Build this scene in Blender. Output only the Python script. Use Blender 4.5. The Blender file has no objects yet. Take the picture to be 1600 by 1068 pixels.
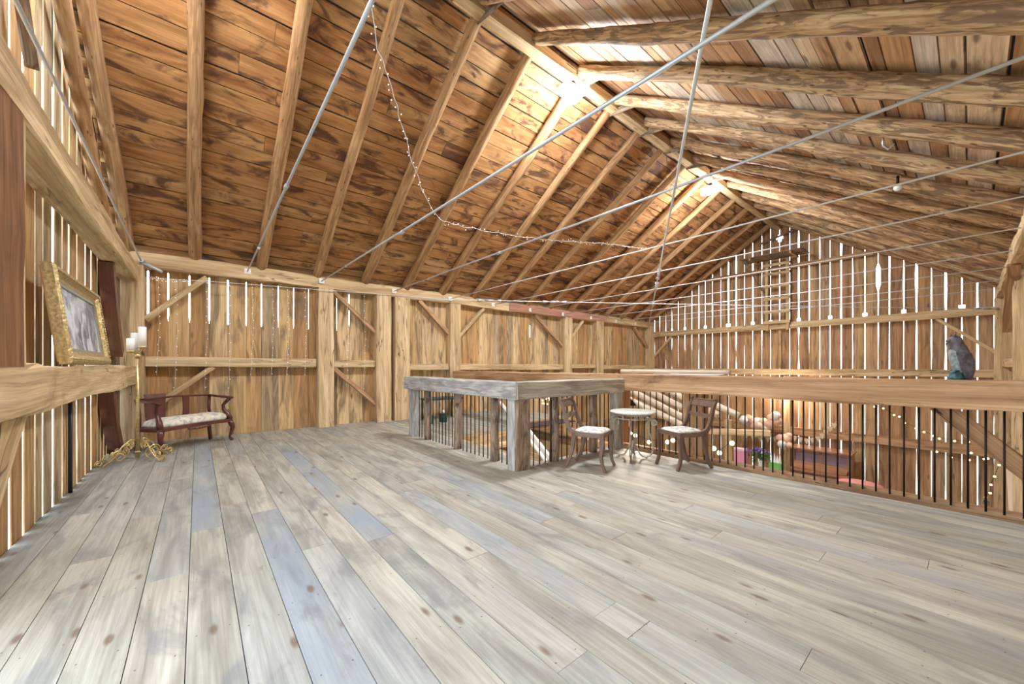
import bpy, math, random
from mathutils import Vector, Matrix
R = math.radians
rnd = random.Random(7)
SC = bpy.context.scene
COL = SC.collection

# ------------------------------------------------------------------ camera
cd = bpy.data.cameras.new('camera'); cam = bpy.data.objects.new('camera', cd); COL.objects.link(cam)
cam.location = (0, 0, 1.25)
cam.rotation_euler = (R(90), 0, R(50.36))
cd.sensor_fit = 'HORIZONTAL'; cd.sensor_width = 36
cd.lens = 36 * 592.7 / 1600
cd.shift_y = (572.7 - 534) / 1600
cd.clip_start = 0.05; cd.clip_end = 300
SC.camera = cam

# ------------------------------------------------------------------ world, exposure, lights
wd = bpy.data.worlds.new('sky'); SC.world = wd; wd.use_nodes = True
wn = wd.node_tree.nodes; wl = wd.node_tree.links
bg = wn['Background']
wt = wn.new('ShaderNodeTexCoord'); ws = wn.new('ShaderNodeSeparateXYZ'); wr = wn.new('ShaderNodeValToRGB')
wl.new(wt.outputs['Generated'], ws.inputs[0]); wl.new(ws.outputs['Z'], wr.inputs[0]); wl.new(wr.outputs[0], bg.inputs[0])
wr.color_ramp.elements[0].position = 0.0; wr.color_ramp.elements[0].color = (.90, .95, 1.0, 1)
wr.color_ramp.elements[1].position = 0.6; wr.color_ramp.elements[1].color = (.62, .78, 1.0, 1)
bg.inputs[1].default_value = 6.0
SC.view_settings.view_transform = 'Standard'
SC.view_settings.look = 'None'
SC.view_settings.exposure = 0.38
SC.view_settings.gamma = 1.0
SC.view_settings.use_curve_mapping = False
RIDGE_LAMP_W = 420.0
LOWER_W = 75.0

# ------------------------------------------------------------------ materials
MATS = {}
def nodes_of(name):
    m = bpy.data.materials.new(name); m.use_nodes = True
    nt = m.node_tree; return m, nt.nodes, nt.links, nt.nodes['Principled BSDF']
def plain(name, col, rough=.6, metal=0.0, emit=None, es=0.0, spec=.4, noise=0.0, nscale=20, bump=0.0, sheen=0, alpha=1, trans=0):
    if name in MATS: return MATS[name]
    m, n, l, b = nodes_of(name)
    b.inputs['Base Color'].default_value = (*col, 1); b.inputs['Roughness'].default_value = rough
    b.inputs['Metallic'].default_value = metal; b.inputs['Specular IOR Level'].default_value = spec
    if trans: b.inputs['Transmission Weight'].default_value = trans
    if emit:
        b.inputs['Emission Color'].default_value = (*emit, 1); b.inputs['Emission Strength'].default_value = es
    if noise or bump:
        tc = n.new('ShaderNodeTexCoord'); nz = n.new('ShaderNodeTexNoise'); nz.inputs['Scale'].default_value = nscale; nz.inputs['Detail'].default_value = 4
        l.new(tc.outputs['Object'], nz.inputs['Vector'])
        if noise:
            rp = n.new('ShaderNodeValToRGB'); l.new(nz.outputs['Fac'], rp.inputs[0])
            rp.color_ramp.elements[0].position = .35; rp.color_ramp.elements[1].position = .65
            rp.color_ramp.elements[0].color = (*[c*(1-noise) for c in col], 1); rp.color_ramp.elements[1].color = (*[min(1, c*(1+noise)) for c in col], 1)
            l.new(rp.outputs[0], b.inputs['Base Color'])
        if bump:
            bp = n.new('ShaderNodeBump'); bp.inputs['Strength'].default_value = bump; bp.inputs['Distance'].default_value = .01
            l.new(nz.outputs['Fac'], bp.inputs['Height']); l.new(bp.outputs[0], b.inputs['Normal'])
    MATS[name] = m; return m

def wood(name, ramp, board, stain=(.05, .025, .012), stain_lo=.56, stain_hi=.74, stain_amt=.8, bmix=.6, knots=.8, kscale=(4.5, 1.3), rough=.75,
         gscale=(11, .8), bscale=(2.4, .8), tint=None, bump=.35, streak=.25, kcol=None, bdist='pos', spec=.25, crack=0, nails=False):
    m, n, l, b = nodes_of(name)
    uv = n.new('ShaderNodeUVMap'); uv.uv_map = 'grain'
    at = n.new('ShaderNodeAttribute'); at.attribute_type = 'GEOMETRY'; at.attribute_name = 'rnd'
    sp = n.new('ShaderNodeSeparateXYZ'); l.new(uv.outputs[0], sp.inputs[0])
    def vec(su, sv, sr):
        a = n.new('ShaderNodeMath'); a.operation = 'MULTIPLY'; a.inputs[1].default_value = su; l.new(sp.outputs[0], a.inputs[0])
        c = n.new('ShaderNodeMath'); c.operation = 'MULTIPLY'; c.inputs[1].default_value = sv; l.new(sp.outputs[1], c.inputs[0])
        d = n.new('ShaderNodeMath'); d.operation = 'MULTIPLY'; d.inputs[1].default_value = sr; l.new(at.outputs['Fac'], d.inputs[0])
        x = n.new('ShaderNodeCombineXYZ'); l.new(a.outputs[0], x.inputs[0]); l.new(c.outputs[0], x.inputs[1]); l.new(d.outputs[0], x.inputs[2]); return x.outputs[0]
    def noise(v, detail=4, dist=0.0, rgh=.55):
        z = n.new('ShaderNodeTexNoise'); z.inputs['Scale'].default_value = 1; z.inputs['Detail'].default_value = detail
        z.inputs['Distortion'].default_value = dist; z.inputs['Roughness'].default_value = rgh; l.new(v, z.inputs['Vector']); return z.outputs['Fac']
    def rampn(fac, pts):
        r = n.new('ShaderNodeValToRGB'); l.new(fac, r.inputs[0]); e = r.color_ramp.elements
        while len(e) < len(pts): e.new(.5)
        for i, (p, c) in enumerate(pts): e[i].position = p; e[i].color = (*c, 1)
        return r.outputs[0]
    def mix(a, c, f, mode='MIX'):
        x = n.new('ShaderNodeMix'); x.data_type = 'RGBA'; x.blend_type = mode
        for s, v in ((x.inputs['Factor'], f), (x.inputs['A'], a), (x.inputs['B'], c)):
            if hasattr(v, 'links'): l.new(v, s)
            else: s.default_value = v if isinstance(v, (int, float)) else (*v, 1)
        return x.outputs['Result']
    def mrange(f, lo, hi, a, c):
        x = n.new('ShaderNodeMapRange'); x.interpolation_type = 'SMOOTHSTEP'; l.new(f, x.inputs[0])
        x.inputs[1].default_value = lo; x.inputs[2].default_value = hi; x.inputs[3].default_value = a; x.inputs[4].default_value = c; return x.outputs[0]
    g = noise(vec(gscale[0], gscale[1], 57), 5, .9)
    k = len(ramp); base = rampn(g, [(.30 + .40 * i / (k - 1), c) for i, c in enumerate(ramp)])
    wn_ = n.new('ShaderNodeTexWhiteNoise'); wn_.noise_dimensions = '1D'; l.new(at.outputs['Fac'], wn_.inputs['W'])
    k = len(board); bc = n.new('ShaderNodeValToRGB'); l.new(wn_.outputs['Value'], bc.inputs[0]); e = bc.color_ramp.elements
    bc.color_ramp.interpolation = 'CONSTANT'
    while len(e) < k: e.new(.5)
    for i, c in enumerate(board): e[i].position = i / k; e[i].color = (*c, 1)
    col = mix(base, bc.outputs[0], bmix)
    fine = noise(vec(70, 2.2, 31), 3)
    fr = rampn(fine, [(.3, (1 - streak,) * 3), (.7, (1 + streak * .5,) * 3)])
    col = mix(col, fr, 1.0, 'MULTIPLY')
    gb = rampn(g, [(.32, (.72, .70, .68)), (.62, (1.12, 1.12, 1.12))])
    col = mix(col, gb, .7, 'MULTIPLY')
    if tint: 
        t2 = n.new('ShaderNodeAttribute'); t2.attribute_type = 'GEOMETRY'; t2.attribute_name = 'tint'
        tz = mrange(noise(vec(3, .9, 77), 3), .35, .6, .35, 1.0)
        tm = n.new('ShaderNodeMath'); tm.operation = 'MULTIPLY'; l.new(tz, tm.inputs[0]); l.new(t2.outputs['Fac'], tm.inputs[1])
        col = mix(col, tint, tm.outputs[0])
    st = noise(vec(bscale[0], bscale[1], 23.7), 5, 1.4, .6)
    sf = mrange(st, stain_lo, stain_hi, 0, stain_amt)
    col = mix(col, stain, sf)
    if knots:
        v = n.new('ShaderNodeTexVoronoi'); v.inputs['Scale'].default_value = 1; l.new(vec(kscale[0], kscale[1], 11), v.inputs['Vector'])
        kf = mrange(v.outputs['Distance'], .05, .15, knots, 0)
        col = mix(col, kcol or tuple(c * 1.2 for c in stain), kf)
    def mth(op, a, c=None):
        x = n.new('ShaderNodeMath'); x.operation = op
        for i_, v_ in enumerate((a, c)):
            if v_ is None: continue
            if hasattr(v_, 'links'): l.new(v_, x.inputs[i_])
            else: x.inputs[i_].default_value = v_
        return x.outputs[0]
    if crack:
        cz = noise(vec(5.5, .38, 41), 3, .5); cl_ = mth('ABSOLUTE', mth('SUBTRACT', cz, .5))
        gate = mrange(noise(vec(1.5, .7, 9), 2), .46, .60, 0, 1)
        col = mix(col, (.03, .015, .01), mth('MULTIPLY', mrange(cl_, .002, .009, crack, 0), gate))
    if nails:
        du = mth('ABSOLUTE', mth('SUBTRACT', mth('ABSOLUTE', mth('SUBTRACT', sp.outputs[0], .0957)), .062))
        dv = mth('MULTIPLY', mth('ABSOLUTE', mth('SUBTRACT', mth('FRACT', mth('DIVIDE', sp.outputs[1], .61)), .5)), .61)
        dd = mth('SQRT', mth('ADD', mth('MULTIPLY', du, du), mth('MULTIPLY', dv, dv)))
        col = mix(col, (.05, .04, .035), mrange(dd, .0028, .0046, .85, 0))
    l.new(col, b.inputs['Base Color']); b.inputs['Roughness'].default_value = rough; b.inputs['Specular IOR Level'].default_value = spec
    if bump:
        bp = n.new('ShaderNodeBump'); bp.inputs['Strength'].default_value = bump; bp.inputs['Distance'].default_value = .006
        l.new(fine, bp.inputs['Height']); l.new(bp.outputs[0], b.inputs['Normal'])
    MATS[name] = m; return m

W_FLOOR = wood('floor_pine', [(.25, .235, .19), (.37, .345, .285), (.45, .42, .35)], [(.36, .335, .275), (.41, .375, .305), (.30, .295, .265), (.40, .35, .275), (.33, .325, .29), (.43, .395, .32), (.35, .32, .25)],
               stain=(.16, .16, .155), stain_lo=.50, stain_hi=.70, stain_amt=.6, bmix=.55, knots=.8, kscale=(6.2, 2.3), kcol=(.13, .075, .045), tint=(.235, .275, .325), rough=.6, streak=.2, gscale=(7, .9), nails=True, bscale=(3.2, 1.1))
W_BEAMD = wood('dark_old_post', [(.15, .06, .03), (.24, .11, .055), (.32, .17, .09)], [(.24, .11, .05), (.19, .085, .04)], stain=(.07, .03, .02), stain_lo=.5, stain_hi=.7, stain_amt=.8, knots=.6)
W_CEIL_L = wood('roof_boards_warm', [(.30, .125, .045), (.52, .26, .105), (.66, .40, .19)], [(.50, .25, .095), (.58, .33, .14), (.40, .18, .07), (.55, .28, .11), (.62, .40, .20), (.46, .21, .085)],
                stain=(.085, .036, .028), stain_lo=.485, stain_hi=.64, stain_amt=.85, bmix=.45, kscale=(4.2, 1.6), gscale=(6, 1.0), bscale=(3.2, 1.25))
W_CEIL_R = wood('roof_boards_mixed', [(.30, .15, .07), (.52, .31, .16), (.70, .52, .34)], [(.50, .26, .115), (.72, .58, .44), (.36, .18, .085), (.58, .37, .20), (.62, .54, .46), (.30, .145, .07), (.72, .55, .37), (.48, .28, .15)],
                stain=(.12, .065, .04), stain_lo=.52, stain_hi=.72, stain_amt=.6, bmix=.78, kscale=(4.5, 1.2), bscale=(4.0, 1.1))
W_LOG = wood('rafter_log', [(.32, .16, .07), (.46, .265, .13), (.58, .39, .22)], [(.46, .26, .12), (.40, .22, .10), (.52, .33, .18)], stain=(.20, .11, .06), stain_lo=.52, stain_hi=.72,
             stain_amt=.6, bmix=.3, knots=.9, kscale=(14, 4.5), kcol=(.07, .035, .02), gscale=(16, 1.5), bscale=(7, 2), bump=.6)
W_LOGR = wood('rafter_log_barky', [(.26, .13, .06), (.50, .31, .16), (.64, .48, .30)], [(.50, .30, .15), (.38, .22, .11), (.60, .44, .27)], stain=(.15, .09, .055), stain_lo=.47, stain_hi=.58,
              stain_amt=.8, bmix=.3, knots=.9, kscale=(12, 4), kcol=(.06, .035, .02), gscale=(20, 1.6), bscale=(15, 2.6), bump=1.0)
W_BEAM = wood('hewn_beam', [(.48, .32, .16), (.62, .45, .25), (.72, .56, .35)], [(.62, .45, .25), (.66, .50, .30), (.56, .39, .21)], stain=(.24, .13, .06), stain_lo=.54, stain_hi=.76, stain_amt=.6,
              bmix=.35, knots=.6, kscale=(4, 1.6), gscale=(8, .5), bump=.5, crack=.85)
W_BEAMR = wood('hewn_beam_red', [(.36, .20, .10), (.50, .31, .17), (.62, .43, .26)], [(.46, .26, .13), (.42, .225, .11)], stain=(.17, .08, .045), stain_lo=.5, stain_hi=.72, stain_amt=.7,
               bmix=.3, knots=.6, kscale=(4, 1.3), gscale=(8, .4), bump=.5, crack=.85)
W_BEAMP = wood('red_painted_beam', [(.36, .16, .11), (.45, .22, .15)], [(.42, .19, .13), (.45, .24, .17)], stain=(.2, .09, .07), stain_amt=.5, knots=.3)
W_WALL = wood('barn_board', [(.33, .175, .075), (.53, .33, .155), (.66, .46, .25)], [(.55, .33, .14), (.64, .43, .21), (.41, .22, .09), (.48, .38, .24), (.70, .51, .29), (.40, .31, .20), (.56, .31, .13)],
              stain=(.17, .115, .07), stain_lo=.47, stain_hi=.66, stain_amt=.8, bmix=.72, knots=.9, kscale=(4.5, 1.5), gscale=(8, .6), bscale=(5, .7))
W_WALLG = wood('gable_board', [(.27, .135, .06), (.46, .265, .13), (.58, .38, .21)], [(.50, .28, .13), (.44, .26, .135), (.36, .19, .095), (.44, .31, .20), (.56, .36, .19)],
               stain=(.10, .07, .05), stain_lo=.50, stain_hi=.72, stain_amt=.75, bmix=.5, knots=.8, kscale=(5, 1.2), gscale=(9, .55), bscale=(5, .55))
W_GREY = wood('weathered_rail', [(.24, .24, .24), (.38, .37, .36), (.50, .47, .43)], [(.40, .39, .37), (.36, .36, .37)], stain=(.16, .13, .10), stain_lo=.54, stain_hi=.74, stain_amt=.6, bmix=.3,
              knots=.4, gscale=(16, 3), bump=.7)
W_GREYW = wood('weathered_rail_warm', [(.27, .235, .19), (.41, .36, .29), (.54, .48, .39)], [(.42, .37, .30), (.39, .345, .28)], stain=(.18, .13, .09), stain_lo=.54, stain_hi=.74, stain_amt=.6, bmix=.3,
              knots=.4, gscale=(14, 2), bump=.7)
W_GREYB = wood('weathered_post_bark', [(.14, .09, .06), (.27, .185, .125), (.40, .32, .25)], [(.28, .20, .14), (.22, .16, .12)], stain=(.06, .04, .03), stain_lo=.5, stain_hi=.66, stain_amt=.8, bmix=.3,
               knots=.6, gscale=(22, 3), bscale=(8, 3), bump=1)
W_MAHOG = wood('mahogany', [(.085, .022, .016), (.13, .036, .026)], [(.11, .03, .022)], stain=(.04, .012, .01), knots=0, rough=.3, streak=.15, bump=.05, spec=.5)
W_WALNUT = wood('walnut_chair', [(.12, .07, .048), (.19, .12, .085)], [(.155, .095, .065)], stain=(.06, .035, .025), knots=0, rough=.35, streak=.15, bump=.05, spec=.5)
W_DARKBR = wood('curved_brace_brown', [(.13, .05, .03), (.22, .09, .05)], [(.18, .07, .04)], stain=(.06, .02, .015), knots=.3, rough=.4, spec=.5)
W_PIANO = wood('piano_wood', [(.36, .16, .085), (.50, .25, .14)], [(.42, .20, .11)], stain=(.22, .09, .05), knots=0, rough=.35, streak=.15, bump=.05, spec=.5)
W_POLE = wood('bare_pole', [(.46, .36, .27), (.60, .50, .39), (.70, .61, .5)], [(.60, .49, .37), (.54, .43, .33)], stain=(.3, .2, .13), stain_amt=.6, knots=.5, gscale=(14, 1.2), kscale=(10, 3))
M_IRON = plain('black_iron', (.018, .016, .016), .45, .6)
M_BRASS = plain('brass', (.62, .47, .22), .35, .8, noise=.2, nscale=30)
M_GILT = plain('gilt_frame', (.48, .36, .17), .42, .6, noise=.3, nscale=50, bump=.6)
M_SILV = plain('silver_slip', (.42, .42, .36), .4, .6)
M_STEEL = plain('galvanised_rod', (.52, .54, .58), .45, .5)
M_ROPE = plain('white_cable', (.66, .66, .66), .6, .1)
M_WHITE = plain('white_paint', (.80, .79, .76), .5)
M_WAX = plain('candle_wax', (.88, .86, .80), .4)
M_WIRE = plain('clear_wire', (.62, .62, .60), .4)
M_FAIRY = plain('fairy_bulb', (.8, .8, .8), .2, emit=(1, .95, .85), es=.6)
M_WARM = plain('warm_bulb', (1, .8, .5), .2, emit=(1, .62, .24), es=4)
M_WARMB = plain('big_warm_bulb', (1, .85, .6), .2, emit=(1, .72, .38), es=8)
M_LED = plain('led_face', (1, 1, 1), .3, emit=(.90, .96, 1.0), es=30)
M_TIN = plain('roof_tin', (.05, .045, .04), .7)
M_GROUND = plain('pale_ground_outside', (.44, .47, .36), .9, noise=.25, nscale=2)  # ground colour paled so daylight bounces up onto the ceiling
M_GREEN = plain('dark_green_paint', (.012, .06, .05), .35)
M_BLACKP = plain('black_conduit', (.02, .025, .035), .4)
M_OWL = plain('owl_feathers', (.085, .078, .092), .6, noise=.5, nscale=24, bump=.6)
M_OWLF = plain('owl_chest', (.22, .25, .26), .6, noise=.35, nscale=40, bump=.5)
M_TEAL = plain('owl_base_teal', (.03, .10, .11), .45, noise=.4, nscale=30)
M_MOSAIC = plain('mosaic_top', (.60, .60, .56), .35, noise=.25, nscale=60)
M_WROUGHT = plain('patinated_iron', (.40, .36, .30), .45, .4, noise=.35, nscale=40)
M_PEACH = plain('balloon_peach', (.80, .50, .36), .3, spec=.5)
M_CREAM = plain('balloon_cream', (.82, .62, .45), .3, spec=.5)
M_BWHITE = plain('balloon_white', (.86, .84, .83), .3, spec=.5)
M_PINK = plain('pink_paper', (.80, .34, .48), .5)
M_PINKL = plain('pink_cloth', (.80, .33, .33), .8)
M_REDTRIM = plain('red_trim', (.50, .06, .05), .6)
M_GBAG = plain('green_bag', (.18, .50, .14), .5)
M_TISSUE = plain('white_tissue', (.88, .9, .88), .7)
M_LEAF = plain('leaf_green', (.06, .20, .05), .6)
M_PURPLE = plain('purple_petals', (.26, .13, .50), .6)
M_TEALW = plain('teal_lace', (.50, .72, .68), .7, noise=.3, nscale=40)
M_FLAG = plain('burlap_flag', (.62, .50, .34), .9, noise=.2, nscale=50)
M_CURT = plain('cream_curtain', (.72, .58, .44), .9)
M_GLASS = plain('clear_glass', (.9, .95, .95), .05, trans=.9)

def fabric(name, base, c2, c3, sc=26):
    m, n, l, b = nodes_of(name)
    tc = n.new('ShaderNodeTexCoord'); v = n.new('ShaderNodeTexVoronoi'); v.inputs['Scale'].default_value = sc
    z = n.new('ShaderNodeTexNoise'); z.inputs['Scale'].default_value = sc * .6; z.inputs['Detail'].default_value = 3
    l.new(tc.outputs['Object'], z.inputs['Vector']); l.new(tc.outputs['Object'], v.inputs['Vector'])
    r = n.new('ShaderNodeValToRGB'); l.new(z.outputs['Fac'], r.inputs[0]); e = r.color_ramp.elements
    e[0].position = .40; e[0].color = (*c2, 1); e[1].position = .5; e[1].color = (*base, 1); q = e.new(.64); q.color = (*c3, 1)
    l.new(r.outputs[0], b.inputs['Base Color']); b.inputs['Roughness'].default_value = .9
    MATS[name] = m; return m
M_FABRIC = fabric('damask_cream', (.66, .62, .52), (.44, .42, .38), (.74, .68, .55))
M_FABCH = fabric('chair_cloth', (.60, .58, .53), (.34, .34, .34), (.70, .68, .62), 34)

def painting_mat():
    m, n, l, b = nodes_of('painted_canvas')
    tc = n.new('ShaderNodeTexCoord'); mp = n.new('ShaderNodeMapping'); l.new(tc.outputs['Object'], mp.inputs[0]); mp.inputs['Scale'].default_value = (1, 1, .8)
    z = n.new('ShaderNodeTexNoise'); z.inputs['Scale'].default_value = 5; z.inputs['Detail'].default_value = 6; z.inputs['Distortion'].default_value = 1.2
    l.new(mp.outputs[0], z.inputs['Vector'])
    r = n.new('ShaderNodeValToRGB'); l.new(z.outputs['Fac'], r.inputs[0]); e = r.color_ramp.elements
    e[0].position = .36; e[0].color = (.10, .11, .14, 1); e[1].position = .66; e[1].color = (.70, .70, .66, 1)
    q = e.new(.46); q.color = (.30, .33, .40, 1); q = e.new(.54); q.color = (.55, .60, .68, 1)
    l.new(r.outputs[0], b.inputs['Base Color']); b.inputs['Roughness'].default_value = .35
    return m
M_PAINTING = painting_mat()

# ------------------------------------------------------------------ mesh builder
class MB:
    def __init__(s): s.v = []; s.f = []; s.uv = []; s.r = []; s.t = []; s.sm = []; s.mi = []; s.cr = 0; s.ct = 0; s.cm = 0; s.cs = False
    def board(s, r=None, t=0.0): s.cr = rnd.random() * 7 if r is None else r; s.ct = t; return s
    def face(s, idx, uvs): s.f.append(tuple(idx)); s.uv.append(uvs); s.r.append(s.cr); s.t.append(s.ct); s.sm.append(s.cs); s.mi.append(s.cm)
    def quad(s, P, uvs=None):
        b = len(s.v); s.v += [tuple(p) for p in P]
        if uvs is None: uvs = [(0, 0)] * len(P)
        s.face(range(b, b + len(P)), uvs)
    def obox(s, O, U, V, N, lu, lv, ln, new=True):
        """oriented box: O corner, unit dirs U (grain), V, N and lengths"""
        if new: s.board()
        O, U, V, N = map(Vector, (O, U, V, N)); o = rnd.random() * 20
        c = [O + U * (lu * a) + V * (lv * b) + N * (ln * d) for d in (0, 1) for b in (0, 1) for a in (0, 1)]
        i0 = len(s.v); s.v += [tuple(p) for p in c]
        flip = U.cross(V).dot(N) < 0
        for ids, kind in (((0, 2, 3, 1), 'n'), ((4, 5, 7, 6), 'n'), ((0, 1, 5, 4), 'v'), ((2, 6, 7, 3), 'v'), ((0, 4, 6, 2), 'u'), ((1, 3, 7, 5), 'u')):
            uv = []
            for k in ids:
                a, b_, d = k & 1, (k >> 1) & 1, (k >> 2) & 1
                if kind == 'n': uv.append((b_ * lv, a * lu + o))
                elif kind == 'v': uv.append((d * ln + 5, a * lu + o))
                else: uv.append((b_ * lv, d * ln * .2 + o + 3))
            if flip: ids = ids[::-1]; uv = uv[::-1]
            s.face([i0 + k for k in ids], uv)
    def box(s, x0, x1, y0, y1, z0, z1, axis='x', new=True):
        X, Y, Z = Vector((1, 0, 0)), Vector((0, 1, 0)), Vector((0, 0, 1))
        if axis == 'x': s.obox((x0, y0, z0), X, Y, Z, x1 - x0, y1 - y0, z1 - z0, new)
        elif axis == 'y': s.obox((x0, y0, z0), Y, X, Z, y1 - y0, x1 - x0, z1 - z0, new)
        else: s.obox((x0, y0, z0), Z, X, Y, z1 - z0, x1 - x0, y1 - y0, new)
    def sweep(s, rings, uvring, closed=True, caps=True, lens=None, smooth=True):
        """rings: list of lists of points"""
        n = len(rings[0]); b = len(s.v); o = rnd.random() * 20
        for r in rings: s.v += [tuple(p) for p in r]
        L = [0]
        for i in range(1, len(rings)):
            c0 = sum((Vector(p) for p in rings[i - 1]), Vector()) / n; c1 = sum((Vector(p) for p in rings[i]), Vector()) / n
            L.append(L[-1] + (c1 - c0).length)
        old = s.cs; s.cs = smooth
        for i in range(len(rings) - 1):
            for j in range(n if closed else n - 1):
                k = (j + 1) % n
                s.face((b + i * n + j, b + i * n + k, b + (i + 1) * n + k, b + (i + 1) * n + j),
                       [(uvring[j], L[i] + o), (uvring[j + 1], L[i] + o), (uvring[j + 1], L[i + 1] + o), (uvring[j], L[i + 1] + o)])
        s.cs = False
        if caps:
            s.face([b + j for j in range(n)][::-1], [(uvring[j] * .3, o) for j in range(n)][::-1])
            e = b + (len(rings) - 1) * n
            s.face([e + j for j in range(n)], [(uvring[j] * .3, o) for j in range(n)])
        s.cs = old
    def tube(s, pts, r, n=8, smooth=True, caps=True, new=True, rads=None, squash=None):
        if new: s.board()
        pts = [Vector(p) for p in pts]; rings = []; prev = None
        for i, p in enumerate(pts):
            if i == 0: d = pts[1] - pts[0]
            elif i == len(pts) - 1: d = pts[-1] - pts[-2]
            else: d = (pts[i + 1] - p).normalized() + (p - pts[i - 1]).normalized()
            if d.length < 1e-9: d = Vector((0, 0, 1))
            d.normalize()
            if prev is None:
                a = Vector((0, 0, 1)) if abs(d.z) < .9 else Vector((1, 0, 0))
                u = d.cross(a).normalized()
            else:
                u = prev - d * prev.dot(d)
                u = u.normalized() if u.length > 1e-6 else d.orthogonal().normalized()
            prev = u; w = d.cross(u); rr = rads[i] if rads else r
            rings.append([p + (u * math.cos(2 * math.pi * j / n) + w * math.sin(2 * math.pi * j / n) * (squash or 1)) * rr for j in range(n)])
        s.sweep(rings, [2 * math.pi * r * j / n for j in range(n + 1)], True, caps, smooth=smooth)
    def log(s, p0, p1, r0, r1, wob=.012, rough=.06, n=12, seg=18):
        s.board(); p0 = Vector(p0); p1 = Vector(p1); d = (p1 - p0); L = d.length; d.normalize()
        u = d.orthogonal().normalized(); w = d.cross(u); ph = [rnd.random() * 6.28 for _ in range(4)]; rings = []
        bumps = [(rnd.random(), rnd.random() * 6.28, rnd.uniform(.1, .22)) for _ in range(int(L * 2.2))]
        for i in range(seg + 1):
            t = i / seg; e = math.sin(math.pi * t)
            c = p0 + d * (L * t) + u * (wob * e * math.sin(ph[0] + t * 5)) + w * (wob * e * math.sin(ph[1] + t * 6.5))
            R0 = r0 + (r1 - r0) * t; ring = []
            for j in range(n):
                a = 2 * math.pi * j / n; rr = R0 * (1 + rough * math.sin(2 * a + ph[2] + t * 9) * .6 + rnd.uniform(-rough, rough) * .6)
                for bt, ba, bh in bumps:
                    q = ((t - bt) * L / .09) ** 2 + ((math.atan2(math.sin(a - ba), math.cos(a - ba))) / .5) ** 2
                    if q < 4: rr *= 1 + bh * math.exp(-q)
                ring.append(c + (u * math.cos(a) + w * math.sin(a)) * rr)
            rings.append(ring)
        s.sweep(rings, [2 * math.pi * r0 * j / n for j in range(n + 1)])
    def beam(s, p0, p1, w, h, up=(0, 0, 1), jit=.006, seg=None, cham=.012):
        """hewn rectangular timber centred on the line p0-p1; w across, h along up"""
        s.board(); p0 = Vector(p0); p1 = Vector(p1); d = p1 - p0; L = d.length; d.normalize(); up = Vector(up)
        sd = d.cross(up).normalized(); up = sd.cross(d).normalized(); seg = seg or max(2, int(L / .22)); rings = []
        a, b, c = w / 2, h / 2, cham
        prof = [(-a + c, -b), (a - c, -b), (a, -b + c), (a, b - c), (a - c, b), (-a + c, b), (-a, b - c), (-a, -b + c)]
        uvr = [0, w, w + .01, w + h, w + h + .01, 2 * w + h, 2 * w + h + .01, 2 * w + 2 * h, 2 * w + 2 * h + .01]
        wl = [rnd.uniform(0, 6.28) for _ in range(8)]
        for i in range(seg + 1):
            t = i / seg; ring = []
            for k, (x, y) in enumerate(prof):
                jx = jit * (math.sin(wl[k] + t * L * 2.3) + rnd.uniform(-.7, .7)); jy = jit * (math.cos(wl[k] * 2 + t * L * 1.7) + rnd.uniform(-.7, .7))
                ring.append(p0 + d * (L * t) + sd * (x + jx) + up * (y + jy))
            rings.append(ring)
        s.sweep(rings, uvr, smooth=False)
    def lathe(s, prof, c=(0, 0, 0), n=20, smooth=True):
        s.board(); c = Vector(c)
        rings = [[c + Vector((r * math.cos(2 * math.pi * j / n), r * math.sin(2 * math.pi * j / n), z)) for j in range(n)] for r, z in prof]
        s.sweep(rings, [.3 * j / n for j in range(n + 1)], smooth=smooth)
    def loft(s, secs, n=18, smooth=True):
        """secs: (cx, cy, z, rx, ry)"""
        s.board()
        rings = [[Vector((cx + rx * math.cos(2 * math.pi * j / n), cy + ry * math.sin(2 * math.pi * j / n), z)) for j in range(n)] for cx, cy, z, rx, ry in secs]
        s.sweep(rings, [.3 * j / n for j in range(n + 1)], smooth=smooth)
    def ribbon(s, pts, th, y0, y1, smooth=True):
        """rectangular-section member following pts (x,z) in the XZ plane between y0 and y1; th thickness or list"""
        s.board(); rings = []; n = len(pts)
        for i, (x, z) in enumerate(pts):
            a = pts[max(0, i - 1)]; b = pts[min(n - 1, i + 1)]; dx, dz = b[0] - a[0], b[1] - a[1]; L = math.hypot(dx, dz) or 1
            nx, nz = -dz / L, dx / L; t = (th[i] if isinstance(th, (list, tuple)) else th) / 2
            rings.append([Vector((x + nx * t, y0, z + nz * t)), Vector((x + nx * t, y1, z + nz * t)), Vector((x - nx * t, y1, z - nz * t)), Vector((x - nx * t, y0, z - nz * t))])
        s.sweep(rings, [0, abs(y1 - y0), abs(y1 - y0) + .03, 2 * abs(y1 - y0), 2 * abs(y1 - y0) + .03], smooth=False)
    def sphere(s, c, r, nu=12, nv=8, sx=1, sy=1, sz=1):
        c = Vector(c)
        prof = [(max(1e-4, math.sin(math.pi * i / nv)), -math.cos(math.pi * i / nv)) for i in range(nv + 1)]
        s.board(); rings = [[c + Vector((r * sx * q * math.cos(2 * math.pi * j / nu), r * sy * q * math.sin(2 * math.pi * j / nu), r * sz * z)) for j in range(nu)] for q, z in prof]
        s.sweep(rings, [.3 * j / nu for j in range(nu + 1)], smooth=True)
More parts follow.
